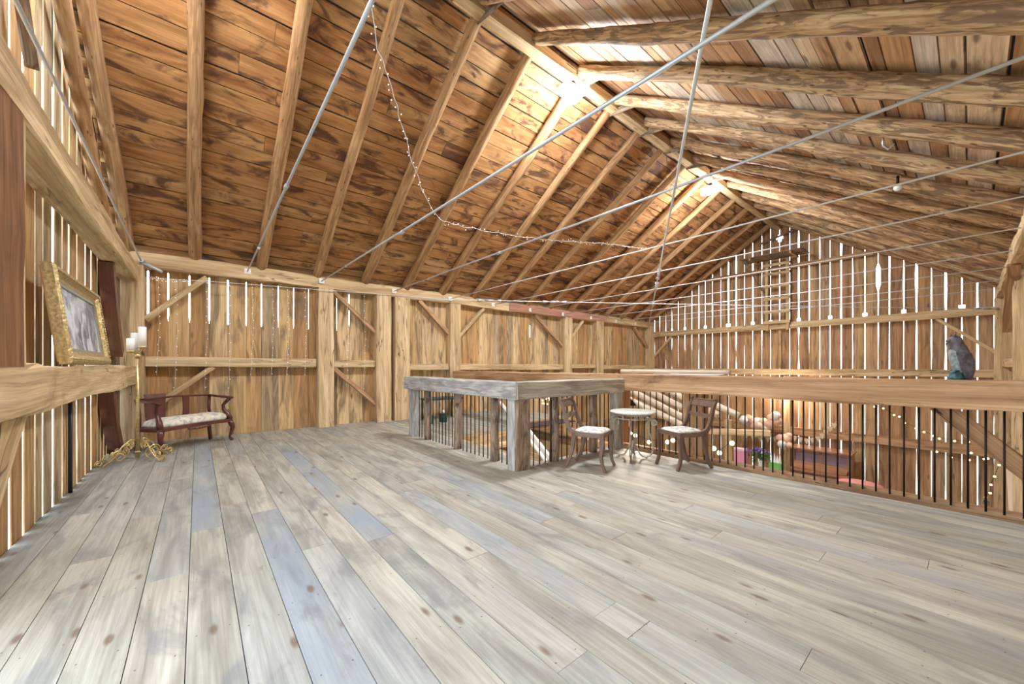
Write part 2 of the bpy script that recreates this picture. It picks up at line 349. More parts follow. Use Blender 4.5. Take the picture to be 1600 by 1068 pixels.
    def mesh(s, name, mats, xf=None):
        me = bpy.data.meshes.new(name)
        vs = [tuple(xf @ Vector(v)) for v in s.v] if xf else s.v
        me.from_pydata(vs, [], s.f)
        uvl = me.uv_layers.new(name='grain'); flat = []
        for u in s.uv:
            for a in u: flat += [a[0], a[1]]
        uvl.data.foreach_set('uv', flat)
        a = me.attributes.new('rnd', 'FLOAT', 'FACE'); a.data.foreach_set('value', s.r)
        if any(s.t): a = me.attributes.new('tint', 'FLOAT', 'FACE'); a.data.foreach_set('value', s.t)
        me.polygons.foreach_set('use_smooth', s.sm); me.polygons.foreach_set('material_index', s.mi)
        for m in (mats if isinstance(mats, (list, tuple)) else [mats]): me.materials.append(m)
        me.update(); return me

def obj(name, mb, mats, parent=None, loc=None, label=None, bevel=0):
    """link as one mesh object; a top-level object gets its origin at the base of its mesh"""
    if isinstance(mb, bpy.types.Mesh): me = mb; o = bpy.data.objects.new(name, me)
    else:
        xf = None; off = Vector((0, 0, 0))
        if parent is None and loc is None and mb.v:
            xs = [v[0] for v in mb.v]; ys = [v[1] for v in mb.v]; zs = [v[2] for v in mb.v]
            off = Vector(((min(xs) + max(xs)) / 2, (min(ys) + max(ys)) / 2, min(zs))); xf = Matrix.Translation(-off)
        me = mb.mesh(name, mats, xf); o = bpy.data.objects.new(name, me)
        if parent is None and loc is None: o.location = off
    if loc is not None: o.location = loc
    COL.objects.link(o)
    if parent: o.parent = parent
    if label: o['label'] = label
    if bevel:
        b = o.modifiers.new('bevel', 'BEVEL'); b.width = bevel; b.segments = 2; b.limit_method = 'ANGLE'
    return o
def tag(o, label, cat, group=None):
    o['label'] = label; o['category'] = cat
    if group: o['group'] = group
    return o
def struct(name, mb, mats):
    o = obj(name, mb, mats, loc=(0, 0, 0)); o['kind'] = 'structure'; return o
def thing(name, label, cat, loc, rz=0.0, group=None):
    o = bpy.data.objects.new(name, None); COL.objects.link(o); o.location = loc; o.rotation_euler = (0, 0, rz); o.empty_display_size = .1
    return tag(o, label, cat, group)
def one(name, label, cat, mats, build, group=None):
    mb = MB(); build(mb); return tag(obj(name, mb, mats), label, cat, group)
def copy_tree(o, parent=None):
    c = o.copy(); COL.objects.link(c)
    if parent: c.parent = parent
    for ch in [q for q in bpy.data.objects if q.parent == o]: copy_tree(ch, c)
    return c
ORD = ['first', 'second', 'third', 'fourth', 'fifth', 'sixth', 'seventh', 'eighth', 'ninth', 'tenth', 'eleventh', 'twelfth', 'thirteenth', 'fourteenth', 'fifteenth', 'sixteenth', 'seventeenth', 'eighteenth', 'nineteenth', 'twentieth']

# ------------------------------------------------------------------ dimensions
XL, XR = -8.75, .62           # inner faces of the side walls
YN, YF = -1.0, 14.95          # inner faces of the gable walls
ZLOW = -2.5
XRI = -4.07                   # ridge line
SL = .6317
def zc(x): return 3.19 + (min(x, 2 * XRI - x) + 8.55) * SL   # rafter centre line
TH = math.atan(SL); CS, SN = math.cos(TH), math.sin(TH)

# ------------------------------------------------------------------ floor
def build_floor():
    mb = MB(); w = .195; y = -.04 - 5 * w; i = -5
    hx0, hx1, hy0, hy1 = -5.95, -3.62, 3.56, 5.14
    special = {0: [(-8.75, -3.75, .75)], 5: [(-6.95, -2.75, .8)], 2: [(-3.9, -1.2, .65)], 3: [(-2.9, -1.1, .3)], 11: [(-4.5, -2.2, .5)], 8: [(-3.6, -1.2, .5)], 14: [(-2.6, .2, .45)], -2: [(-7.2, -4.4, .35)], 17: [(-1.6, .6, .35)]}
    while y < 7.0:
        y0, y1 = y + .0018, y + w - .0018
        spans = [(XL, XR)]
        if y1 > 5.15: spans = [(XL, -6.45)]
        elif y1 > hy0: spans = [(XL, hx0), (hx1, XR)]
        if y0 < YN: y0 = YN
        if y1 > YN:
            for a, b in spans:
                cuts = {a, b}
                x = a - rnd.uniform(0, 3)
                while x < b:
                    x += rnd.uniform(2.2, 4.4)
                    if a + .4 < x < b - .4: cuts.add(x)
                sp = special.get(i, [])
                for p, q, t in sp:
                    cuts = {c for c in cuts if not (p < c < q)} | {c for c in (p, q) if a < c < b} | {a, b}
                cs = sorted(cuts)
                for p, q in zip(cs, cs[1:]):
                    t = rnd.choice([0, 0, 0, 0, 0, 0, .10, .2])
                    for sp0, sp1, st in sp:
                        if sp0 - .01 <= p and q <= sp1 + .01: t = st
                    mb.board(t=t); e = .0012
                    dz = rnd.uniform(-.0012, 0)
                    mb.obox((p + e, y0, -.035 + dz), (1, 0, 0), (0, 1, 0), (0, 0, 1), q - p - 2 * e, y1 - y0, .035, new=False)
        y += w; i += 1
    struct('floor', mb, W_FLOOR)
    # joists and dark subfloor that close the gaps
    sb = MB()
    for x0, x1, y0, y1 in ((XL, XR, YN, 3.5), (XL, -6.0, 3.5, 6.95), (-3.56, XR, 3.5, 5.05)):
        sb.box(x0, x1, y0, y1, -.06, -.04, 'x')
    x = XL + .3
    while x < XR:
        sb.box(x, x + .06, YN + .05, 3.45, -.26, -.06, 'y'); x += .6
    struct('floor_frame', sb, plain('subfloor_dark', (.06, .04, .03), .9))
build_floor()
lf = MB()
y = YN
while y < YF:
    lf.board(t=0); lf.obox((XL, y, ZLOW - .04), (1, 0, 0), (0, 1, 0), (0, 0, 1), XR - XL, .228, .04, new=False); lf.board(); y += .23
struct('floor_lower', lf, W_FLOOR)
gr = MB(); gr.quad([(-60, -60, -2.75), (60, -60, -2.75), (60, 70, -2.75), (-60, 70, -2.75)]); struct('ground', gr, M_GROUND)

# ------------------------------------------------------------------ roof boards (ceiling)
def build_ceiling():
    run = (XRI - (-9.0)) / CS + .075
    off = .118
    for side in (0, 1):
        s = 0.0; mb = MB()
        while s < run:
            w = rnd.uniform(.19, .27) if side == 0 else rnd.uniform(.13, .27)
            if s + w > run - .02: w = run - s
            gap = rnd.choice([.010, .013, .016, .024]) if side == 0 else rnd.choice([.010, .014, .018, .028])
            y = YN - .15 - rnd.uniform(0, 2)
            while y < YF + .1:
                L = .969 * rnd.choice([3, 4, 5, 6]); y1 = min(y + L, YF + .12); y0 = max(y, YN - .15)
                if y1 > y0 + .05:
                    x0 = -9.0 + s * CS; z0 = 3.19 + (x0 + 8.55) * SL; lift = rnd.uniform(0, .006)
                    if side == 0:
                        V = Vector((CS, 0, SN)); N = Vector((-SN, 0, CS)); O = Vector((x0, y0 + .002, z0)) + N * (off + lift)
                    else:
                        V = Vector((-CS, 0, SN)); N = Vector((SN, 0, CS)); O = Vector((2 * XRI - x0, y0 + .002, z0)) + N * (off + lift)
                    mb.board(); mb.obox(O, (0, 1, 0), V, N, y1 - y0 - .004, w - gap, .022, new=False)
                y += L
            s += w
        struct('ceiling', mb, (W_CEIL_L, W_CEIL_R)[side])
    rt = MB()
    for sg in (0, 1):
        x0 = -9.15; z0 = 3.19 + (x0 + 8.55) * SL
        V = Vector((CS, 0, SN)) if sg == 0 else Vector((-CS, 0, SN)); N = Vector((-SN, 0, CS)) if sg == 0 else Vector((SN, 0, CS))
        O = Vector((x0 if sg == 0 else 2 * XRI - x0, YN - .3, z0)) + N * (off + .035)
        rt.obox(O, (0, 1, 0), V, N, YF - YN + .6, run + .2, .01)
    struct('roof', rt, M_TIN)
build_ceiling()

# ------------------------------------------------------------------ board walls
def board_wall(name, P, edges, gapf, ztop, zbot, zl, mat, thick=.025, batten=None, skip=None):
    """P(u,z,n)->xyz ; edges = seam positions ; gapf(i,z)= half gap width at seam i"""
    mb = MB()
    for i in range(len(edges) - 1):
        a, b = edges[i], edges[i + 1]; mb.board(); o = rnd.random() * 20; lap = rnd.uniform(0, .008)
        for z0, z1 in zip(zl, zl[1:]):
            if z1 <= zbot: continue
            q = []
            for z in (max(z0, zbot), z1):
                ua, ub = a + gapf(i, z), b - gapf(i + 1, z)
                q.append((ua, min(z, ztop(ua)))); q.append((ub, min(z, ztop(ub))))
            if q[2][1] - q[0][1] < 1e-4 and q[3][1] - q[1][1] < 1e-4: continue
            if skip and skip(i, (z0 + z1) / 2): continue
            F = [P(u, z, lap) for u, z in q]; B = [P(u, z, lap + thick) for u, z in q]
            uv = [(u - a, z + o) for u, z in q]
            mb.quad([F[0], F[1], F[3], F[2]], [uv[0], uv[1], uv[3], uv[2]])
            mb.quad([B[1], B[0], B[2], B[3]], [uv[1], uv[0], uv[2], uv[3]])
            mb.quad([F[0], F[2], B[2], B[0]], [uv[0], uv[2], uv[2], uv[0]])
            mb.quad([F[1], B[1], B[3], F[3]], [uv[1], uv[1], uv[3], uv[3]])
    if batten:
        for u0, u1, z0, z1 in batten:
            mb.board(); F = [P(u, z, thick + .012) for u, z in ((u0, z0), (u1, z0), (u1, z1), (u0, z1))]; mb.quad(F, [(0, z0), (u1 - u0, z0), (u1 - u0, z1), (0, z1)])
    return struct(name, mb, mat)
def frange(a, b, st):
    r = []; 
    while a < b: r.append(a); a += st
    return r + [b]
GN = {}
def gnoise(i, z, key):
    k = (key, i)
    if k not in GN: r2 = random.Random(hash((i, key == 'far')) & 0xffff); GN[k] = [(r2.uniform(0, 6.28), r2.uniform(.6, 3.5)) for _ in range(3)]
    return sum(math.sin(p + z * f) for p, f in GN[k]) / 3
rooft = lambda x: zc(x) + .13
# left side wall (eave)
slits = [-.64, -.39, -.11, .16, .43, .71, .95, 1.23, 1.5, 1.77, 2.04, 2.32, 2.58, 2.86, 3.13]
ed = [-1.02, -.88] + slits
u = 3.38
while u < 14.7: ed.append(u); u += rnd.uniform(.20, .30)
ed.append(YF + .02)
topz = {-.64: .5, -.39: .3, -.11: .35, .16: .5, .43: .45, .71: .25, .95: .4, 1.23: .15, 1.5: .2, 1.77: .12, 2.32: .1, 2.58: .3, 3.13: .45}
def g_left(i, z):
    u = ed[i]
    if u in topz:
        lo = 2.08 + .10 * gnoise(i, 0, 'l')
        if lo < z < 2.86: return .004 + .020 * topz[u]
        return .0012 if z < 1.4 else .0035
    if 13.0 < u < 14.8: return .007 if z > 1.9 else .002
    if abs(u - 8.1) < .13: return .022 if 2.15 < z < 2.6 else .001
    return .0015 + .0012 * gnoise(i, z, 'l')
board_wall('wall_left', lambda u, z, n: Vector((XL - n, u, z)), ed, g_left, lambda u: 3.12, ZLOW, [ZLOW, 0, .7, 1.4, 2.0, 2.06, 2.12, 2.2, 2.5, 2.62, 2.84, 2.87, 3.12], W_WALL,
           batten=[(a - .05, a + .05, ZLOW, 1.30) for a in ed[1:-1]] + [(a - .05, a + .05, 1.30, 2.03) for a in ed[1:-1]])
# right side wall
edr = frange(YN, YF, .27)
board_wall('wall_right', lambda u, z, n: Vector((XR + n, u, z)), edr, lambda i, z: .003 + .003 * abs(gnoise(i, z, 'r')), lambda u: 3.12, ZLOW, frange(ZLOW, 3.12, .6), W_WALL)
# far gable
edf = [-8.78, -8.55, -8.32, -8.05, -7.79, -7.52, -7.25, -6.97, -6.70, -6.46, -6.20, -5.90, -5.64, -5.38, -5.11, -4.85, -4.57, -4.31, -4.05, -3.77, -3.53, -3.26, -2.99, -2.74, -2.48, -2.22, -1.95, -1.67, -1.44, -1.16, -.92, -.65, -.40, -.13, .12, .38, .65]
holes = {-7.79: .07, -7.25: .09, -6.46: .10, -5.64: .15, -4.85: .11, -4.31: .10, -3.53: .10, -2.74: .09, -1.95: .10, -1.16: .09, -.13: .11}
wide = {-6.20: 1.3, -5.64: 1.5, -5.38: 1.6, -6.70: 1.2, -3.53: 1.5, -2.48: 1.5, -1.95: 1.2, -1.44: 1.2, -.92: 1.4, -.40: 1.5, .12: 1.5, -4.85: 1.4}
def g_far(i, z):
    u = edf[i]; g = .0085 + .007 * gnoise(i, z * 1.6, 'far')
    if z > 2.6: g += .0035 * wide.get(u, .6)
    if z < .95: g *= .75
    g *= wide.get(u, .95)
    if u in holes and 2.70 < z < 2.82: g = holes[u] * .5
    if abs(u + 4.05) < .02 and 5.42 < z < 5.66: g = .10 if 5.50 < z < 5.60 else .05
    if u == -1.67 and 3.5 < z < 4.2: g = .05
    return max(.0015, g)
zl = sorted(set([round(q, 3) for q in frange(ZLOW, 6.3, .16)] + [2.699, 2.701, 2.819, 2.821, 5.419, 5.421, 5.499, 5.501, 5.599, 5.601, 5.659, 5.661]))
board_wall('wall_far', lambda u, z, n: Vector((u, YF + n, z)), edf, g_far, rooft, ZLOW, zl, W_WALLG)
# near gable (left of a wide opening added behind the camera to let daylight in)
edn = [-8.78, -8.4, -8.13, -7.87, -7.68, -7.44, -7.20, -6.85, -6.57, -6.34, -6.12, -5.80, -5.55, -5.27, -4.99, -4.78, -4.52, -4.26, -4.0, -3.76, -3.5, -3.25, -3.0, -2.75]
def g_near(i, z):
    g = .022 + .010 * gnoise(i, z * 1.3, 'near')
    if z > 2.7: g *= 1.2
    if i % 3 == 0: g *= .75
    return max(.001, g)
board_wall('wall_near', lambda u, z, n: Vector((u, YN - n, z)), edn, g_near, rooft, ZLOW, [round(q, 3) for q in frange(ZLOW, 6.3, .2)], W_WALL, thick=.008)
edn2 = frange(-2.75, .65, .27)
board_wall('wall_above_opening', lambda u, z, n: Vector((u, YN - n, z)), edn2, lambda i, z: .004, rooft, 3.4, [round(q, 3) for q in frange(3.4, 6.3, .3)], W_WALL)  # wall above the opening added for daylight

# ------------------------------------------------------------------ timber frame
def timber(name, label, cat, p0, p1, w, h, up=(0, 0, 1), mat=None, jit=.006, group=None, cham=.012):
    return one(name, label, cat, mat or W_BEAM, lambda m: m.beam(p0, p1, w, h, up, jit, cham=cham), group)
Y0, YS = -.034, .969
for k in range(-1, 16):
    y = max(Y0 + YS * k, -.87) if k < 15 else 14.55
    if k < 0: nm = 'against the near gable'
    elif k < 15: nm = ORD[k] + ' out from the near gable one'
    else: nm = 'last before the far gable'
    r0 = rnd.uniform(.086, .1)
    one('rafter', 'pale peeled log rafter on the left roof slope, ' + nm, 'rafter', W_LOG, lambda m: m.log((-8.72, y, zc(-8.72)), (XRI - .1, y + rnd.uniform(-.03, .03), zc(XRI - .1)), r0, r0 * .82), 'log rafters of the left roof slope')
    r0 = rnd.uniform(.090, .104)
    y2 = y - (.10 if k > 0 else 0)
    one('rafter', 'rough barky log rafter on the right roof slope, ' + nm, 'rafter', W_LOGR, lambda m: m.log((.58, y2, zc(.58)), (XRI + .1, y2 + rnd.uniform(-.03, .03), zc(XRI + .1)), r0, r0 * .85, .02, .12, 14, 44), 'log rafters of the right roof slope')
    if k in (3, 5, 6, 7, 8, 9, 10):
        one('gusset_board', 'short grey board at the ridge over right slope rafter ' + nm.replace(' out from the near gable one', ' from the camera end'), 'board', W_GREYB, lambda m: m.beam((XRI - .1, y2 + .10, 5.86), (XRI + .62, y2 + .10, 5.72), .03, .12, jit=.002), 'gusset boards at the ridge')
timber('ridge_beam', 'pale sawn ridge beam running the length of the roof peak', 'beam', (XRI, YN - .05, 5.905), (XRI, YF, 5.905), .17, .17, jit=.004)
timber('wall_plate', 'long hewn plate beam along the top of the left wall', 'beam', (-8.68, YN, 3.0), (-8.68, YF, 3.0), .25, .24, jit=.01)
timber('wall_plate', 'hewn plate beam high along the top of the right wall', 'beam', (.53, YN, 3.0), (.53, YF, 3.0), .25, .24, jit=.01)
timber('beam', 'faded red painted length of the left plate beam above the railing', 'beam', (-8.547, 7.0, 3.0), (-8.547, 11.6, 3.0), .02, .235, mat=W_BEAMP, jit=.002)
# posts along the left wall
for y0, y1, zb, lb in ((1.90, 2.20, 0, 'broad pale post on the left wall between the long bay and the narrow bay'), (3.10, 3.44, 0, 'left one of the two close-set tall posts on the left wall'),
                       (3.53, 3.90, 0, 'right one of the two close-set tall posts on the left wall'), (5.0, 5.30, ZLOW, 'pale post on the left wall where the tie beam meets it'),
                       (9.3, 9.68, ZLOW, 'post under the faded red plate length on the left wall'), (11.0, 11.4, ZLOW, 'slimmer post at the right end of the faded red plate'), ):
    timber('post', lb, 'post', (-8.63, (y0 + y1) / 2, zb), (-8.63, (y0 + y1) / 2, 2.885), .25, y1 - y0, up=(0, 1, 0))
timber('corner_post', 'weathered corner post beside the settee under the roof plate', 'post', (-8.62, -.82, 0), (-8.62, -.82, 2.885), .26, .30, up=(0, 1, 0), mat=W_BEAM)
timber('corner_post', 'far left corner post where left wall meets far gable', 'post', (-8.62, 14.7, ZLOW), (-8.62, 14.7, 2.885), .26, .36, up=(0, 1, 0))
timber('corner_post', 'far right corner post beyond the owl', 'post', (.50, 14.75, ZLOW), (.50, 14.75, 2.885), .26, .30, up=(0, 1, 0))
timber('post', 'right wall post at the picture edge beyond the owl', 'post', (.54, 10.35, ZLOW), (.54, 10.35, 2.885), .18, .3, up=(0, 1, 0))
# horizontal girts on the left wall
for y0, y1, za, zb, lb in ((-.66, 1.88, 1.245, 1.415, 'long hewn girt on the left wall behind the settee'), (2.22, 3.08, 1.24, 1.40, 'short girt between the broad post and the paired posts'),
                           (3.92, 4.98, 1.17, 1.33, 'girt between the paired posts and the tie beam post'), (5.32, 9.28, 1.16, 1.33, 'long pale girt above the railing on the left wall'),
                           (9.70, 10.98, 1.20, 1.34, 'girt between the fifth and sixth posts on the left wall'), (11.42, 14.5, 1.16, 1.32, 'last girt on the left wall before the far gable')):
    timber('girt', lb, 'beam', (-8.65, y0, (za + zb) / 2), (-8.65, y1, (za + zb) / 2), .17, zb - za, jit=.005)
timber('girt', 'low girt on the left wall below the loft level', 'beam', (-8.65, 7.0, -.82), (-8.65, 14.5, -.82), .17, .2, jit=.006, mat=W_BEAMR)
# braces on the left wall
for a, b, lb in (((-.66, 2.02), (.12, 2.83), 'diagonal brace from corner post up to the left plate'), ((-.66, .50), (.22, 1.25), 'diagonal brace behind the settee below the girt'),
                 ((2.2, 1.24), (3.12, .40), 'lower diagonal brace in the narrow bay'), ((2.2, 2.86), (3.12, 2.03), 'upper diagonal brace in the narrow bay'),
                 ((4.18, 2.88), (5.02, 2.10), 'brace falling to the left side of the tie beam post'), ((5.28, 2.02), (6.12, 2.86), 'brace rising from the right side of the tie beam post'),
                 ((8.05, 2.86), (9.32, 1.92), 'brace falling to the post below the red plate'), ((9.66, 2.2), (10.35, 2.84), 'brace rising from the right of the post below the red plate'), ((13.5, 2.86), (14.6, 2.0), 'brace falling to the far left corner post')):
    timber('brace', lb, 'brace', (-8.63, a[0], a[1]), (-8.63, b[0], b[1]), .09, .10, up=(1, 0, 0), jit=.004, mat=W_BEAMR if 'narrow' in lb or 'falling' in lb else W_BEAM)
# near gable timbers
timber('gable_tie_beam', 'big hewn beam high across the near gable wall', 'beam', (-8.6, -.85, 2.735), (-1.0, -.85, 2.735), .23, .25, jit=.007)
timber('gable_girt', 'thick cracked beam across the near gable carrying the gold framed picture', 'beam', (-8.5, -.86, 1.12), (-2.2, -.86, 1.12), .26, .28, jit=.012)
timber('post', 'dark brown post standing on the cracked beam at the left edge', 'post', (-3.06, -.85, 1.25), (-3.06, -.85, 2.62), .44, .24, up=(0, 1, 0), mat=W_BEAMD)
timber('post', 'pale plank post beside the dark brown post left of the picture', 'post', (-3.335, -.80, 1.25), (-3.335, -.80, 2.62), .10, .12, up=(0, 1, 0))
timber('brace', 'pale diagonal brace under the cracked beam at the left edge', 'brace', (-3.64, -.88, .99), (-2.82, -.88, .12), .1, .16, up=(0, 1, 0))
one('rafter', 'stubby extra log high on the near gable beside its first rafter', 'rafter', W_LOG, lambda m: m.log((-7.6, -.915, 2.85), (-3.4, -.915, 5.35), .062, .062), None)
one('hanging_board_scrap', 'short dark board scrap nailed at the top left of near gable', 'board', W_GREYB, lambda m: m.beam((-4.13, -.93, 3.78), (-4.36, -.93, 3.42), .03, .07, up=(0, 1, 0), jit=.002))
def curved_brace(z0, z1, lb):
    def f(m):
        pts = []
        for i in range(9):
            t = i / 8; pts.append((-7.12 - .82 * t + .10 * math.sin(math.pi * t), z0 + (z1 - z0) * t))
        mm = MB(); mm.ribbon(pts, [.15, .15, .16, .16, .17, .17, .17, .16, .16], -.98, -.84); off = len(m.v); m.v += mm.v
        m.f += [tuple(q + off for q in f_) for f_ in mm.f]; m.uv += mm.uv; m.r += mm.r; m.t += mm.t; m.sm += mm.sm; m.mi += mm.mi
    one('curved_brace', lb, 'brace', W_DARKBR, f)
curved_brace(2.62, 1.45, 'shiny dark brown curved brace right of the framed picture')
curved_brace(.98, .03, 'shiny dark brown curved brace below the beam left of the settee')
one('floor_beam_block', 'grey weathered board upright behind the upper curved brace', 'board', W_GREYB, lambda m: m.box(-8.42, -8.05, -.97, -.93, 0, 2.6, 'z'))
one('conduit', 'thin black pipe running down the near gable wall', 'pipe', M_BLACKP, lambda m: m.tube([(-5.7, -.975, .0), (-5.7, -.975, .98)], .016))
# far gable timbers
timber('gable_tie_beam', 'long pale beam high across the far gable wall', 'beam', (-8.5, 14.82, 2.60), (.4, 14.82, 2.60), .17, .2, jit=.006)
timber('gable_girt', 'middle girt across the far gable just above the tie beam', 'beam', (-8.5, 14.85, 1.08), (.4, 14.85, 1.08), .15, .2, jit=.006)
timber('gable_girt', 'lower girt across the far gable behind the balloons', 'beam', (-8.5, 14.85, -.82), (.4, 14.85, -.82), .15, .24, jit=.006, mat=W_BEAMR)
timber('collar_beam', 'thin collar board across the far gable under the peak', 'beam', (-6.25, 14.78, 4.50), (-1.75, 14.78, 4.50), .06, .13, jit=.004, mat=W_BEAMR)
timber('collar_beam', 'short grey board across the very peak of the far gable', 'beam', (-4.62, 14.78, 5.42), (-3.3, 14.78, 5.72), .05, .07, jit=.004, mat=W_GREYB)
timber('brace', 'small brace at the left end of the far gable', 'brace', (-8.5, 14.83, 1.66), (-7.72, 14.83, 2.48), .08, .1, up=(0, 1, 0), jit=.003)
timber('brace', 'brace behind the owl at the right end of the far gable', 'brace', (-.55, 14.83, 2.50), (.40, 14.83, 1.60), .08, .1, up=(0, 1, 0), jit=.003)
timber('gable_stud', 'slim stud on the far gable between the tie beams', 'post', (-4.02, 14.88, 1.18), (-4.02, 14.88, 2.50), .08, .06, up=(0, 1, 0), mat=W_BEAMR)
timber('lower_post', 'lower level post on the far gable behind the balloon arch', 'post', (-3.8, 14.85, ZLOW), (-3.8, 14.85, .95), .18, .2, up=(0, 1, 0))
# right side bracing
timber('brace', 'reddish brown board brace hanging under the right plate', 'brace', (.44, 9.9, 2.86), (.44, 11.4, 1.9), .05, .14, up=(1, 0, 0), mat=W_BEAMR)
timber('girt', 'short pale girt on the right wall beyond the owl', 'beam', (.55, 10.5, 1.33), (.55, 14.6, 1.33), .14, .18)
timber('brace', 'thick red brown brace dropping right under the tie beam', 'brace', (-.22, 5.42, .93), (.55, 5.42, .10), .14, .13, up=(0, 1, 0), mat=W_BEAMR)
# tie beam across the barn
timber('tie_beam', 'massive hewn tie beam spanning the barn above the balusters', 'beam', (-8.5, 5.2, 1.01), (.62, 5.2, 1.01), .26, .25, jit=.008, mat=W_BEAMR)
timber('post', 'red brown post under the tie beam behind the right chair', 'post', (-2.5, 5.48, ZLOW), (-2.5, 5.48, .89), .27, .2, up=(0, 1, 0), mat=W_BEAMR)
timber('post', 'dark mortised post under the tie beam beside the small table', 'post', (-3.75, 5.5, ZLOW), (-3.75, 5.5, .89), .22, .2, up=(0, 1, 0), mat=W_BEAMR)
timber('edge_beam', 'raw orange edge timber along the open side of the loft floor', 'beam', (-3.6, 5.32, -.06), (.6, 5.32, -.06), .10, .16, jit=.003, mat=W_BEAMR)
timber('lower_tie_beam', 'hewn beam crossing the lower level behind the stair opening', 'beam', (-8.5, 7.1, -.56), (-4.6, 7.1, -.56), .2, .22, mat=W_BEAMR)

# ------------------------------------------------------------------ railing round the stair opening
rail = thing('stair_railing', 'grey weathered timber railing with black iron balusters around the stair opening', 'railing', (-5.0, 3.0, 0))
def part(name, mats, build, parent, label=None, sub=None):
    mb = MB(); build(mb); L = parent.location; Rz = Matrix.Rotation(-parent.rotation_euler.z, 4, 'Z')
    return obj(name, mb.mesh(name, mats, Rz @ Matrix.Translation(-L)), None, sub or parent, label=label)
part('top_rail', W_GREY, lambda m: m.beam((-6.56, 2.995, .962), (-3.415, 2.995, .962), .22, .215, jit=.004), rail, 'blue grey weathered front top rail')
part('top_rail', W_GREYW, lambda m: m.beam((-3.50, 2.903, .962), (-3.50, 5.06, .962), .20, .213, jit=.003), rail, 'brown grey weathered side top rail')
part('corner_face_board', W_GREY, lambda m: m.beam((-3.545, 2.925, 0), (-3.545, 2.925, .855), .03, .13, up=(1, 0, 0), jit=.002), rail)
part('corner_post', W_GREYB, lambda m: m.beam((-3.52, 3.04, 0), (-3.52, 3.04, .86), .17, .22, up=(0, 1, 0), jit=.008), rail)
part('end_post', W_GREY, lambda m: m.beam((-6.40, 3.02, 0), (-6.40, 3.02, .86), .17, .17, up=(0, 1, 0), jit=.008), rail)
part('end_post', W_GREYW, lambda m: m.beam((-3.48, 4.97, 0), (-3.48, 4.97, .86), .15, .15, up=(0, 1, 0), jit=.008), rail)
for x in (-5.97, -4.99, -4.05):
    part('post', W_GREYB, lambda m: m.log((x, 3.06, 0), (x, 3.06, .86), .062, .06, .006, .07, seg=8), rail)
for y in (3.66, 4.48):
    part('post', W_GREYB, lambda m: m.log((-3.54, y, 0), (-3.54, y, .86), .062, .06, .006, .07, seg=8), rail)
bal = MB(); bal.tube([(0, 0, 0), (0, 0, .88)], .0075, 8); bal_me = bal.mesh('baluster', M_IRON)
def balus(parent, x, y):
    o = obj('baluster', bal_me, None, parent, loc=(x - parent.location.x, y - parent.location.y, 0)); return o
x = -6.26
xs_post = (-6.40, -5.97, -4.99, -4.05, -3.52)
for k in range(27):
    xx = -6.28 + .104 * k
    if all(abs(xx - p) > .075 for p in xs_post): balus(rail, xx, 3.05)
for k in range(16):
    yy = 3.27 + .104 * k
    if all(abs(yy - p) > .075 for p in (3.66, 4.48, 4.97)): balus(rail, -3.52, yy)
bl = thing('baluster_row', 'row of black iron balusters under the tie beam', 'railing', (-1.5, 5.24, 0))
for k in range(41):
    xx = -3.36 + .0985 * k
    balus(bl, xx, 5.24)

# ------------------------------------------------------------------ staircase in the opening
st = thing('staircase', 'wooden stairs with white stringer descending in the railed opening', 'stairs', (-4.8, 4.3, 0))
part('stringer', M_WHITE, lambda m: m.obox((-5.9, 5.02, .12), Vector((.81, 0, -.587)), (0, 1, 0), Vector((.587, 0, .81)), 4.0, .05, .12), st, 'white stringer')
part('stringer', W_BEAM, lambda m: m.obox((-5.9, 3.95, -.32), Vector((.81, 0, -.587)), (0, 1, 0), Vector((.587, 0, .81)), 3.6, .05, .22), st)
for k in range(11):
    part('tread', W_BEAM, lambda m: m.box(-5.85 + .27 * k, -5.58 + .27 * k, 4.0, 5.02, -.26 - .2 * k, -.22 - .2 * k, 'y'), st)
part('handrail', M_WHITE, lambda m: m.tube([(-6.34, 4.93, .50), (-5.16, 4.93, -.35), (-3.4, 4.93, -1.6)], .035, 8), st, 'white handrail')
tr = MB()
tr.beam((-5.98, 3.56, -.14), (-5.98, 5.05, -.14), .06, .26, jit=.003); tr.beam((-5.95, 3.54, -.14), (-3.6, 3.54, -.14), .04, .26, jit=.003); tr.beam((-3.62, 3.56, -.14), (-3.62, 5.1, -.14), .05, .26, jit=.003)
struct('trim_1', tr, W_BEAM)
tr = MB(); tr.beam((-6.48, 5.2, -.1), (-6.48, 6.95, -.1), .06, .2, jit=.003); tr.beam((-8.7, 6.98, -.1), (-6.45, 6.98, -.1), .06, .2, jit=.003); struct('trim_2', tr, W_BEAMR)

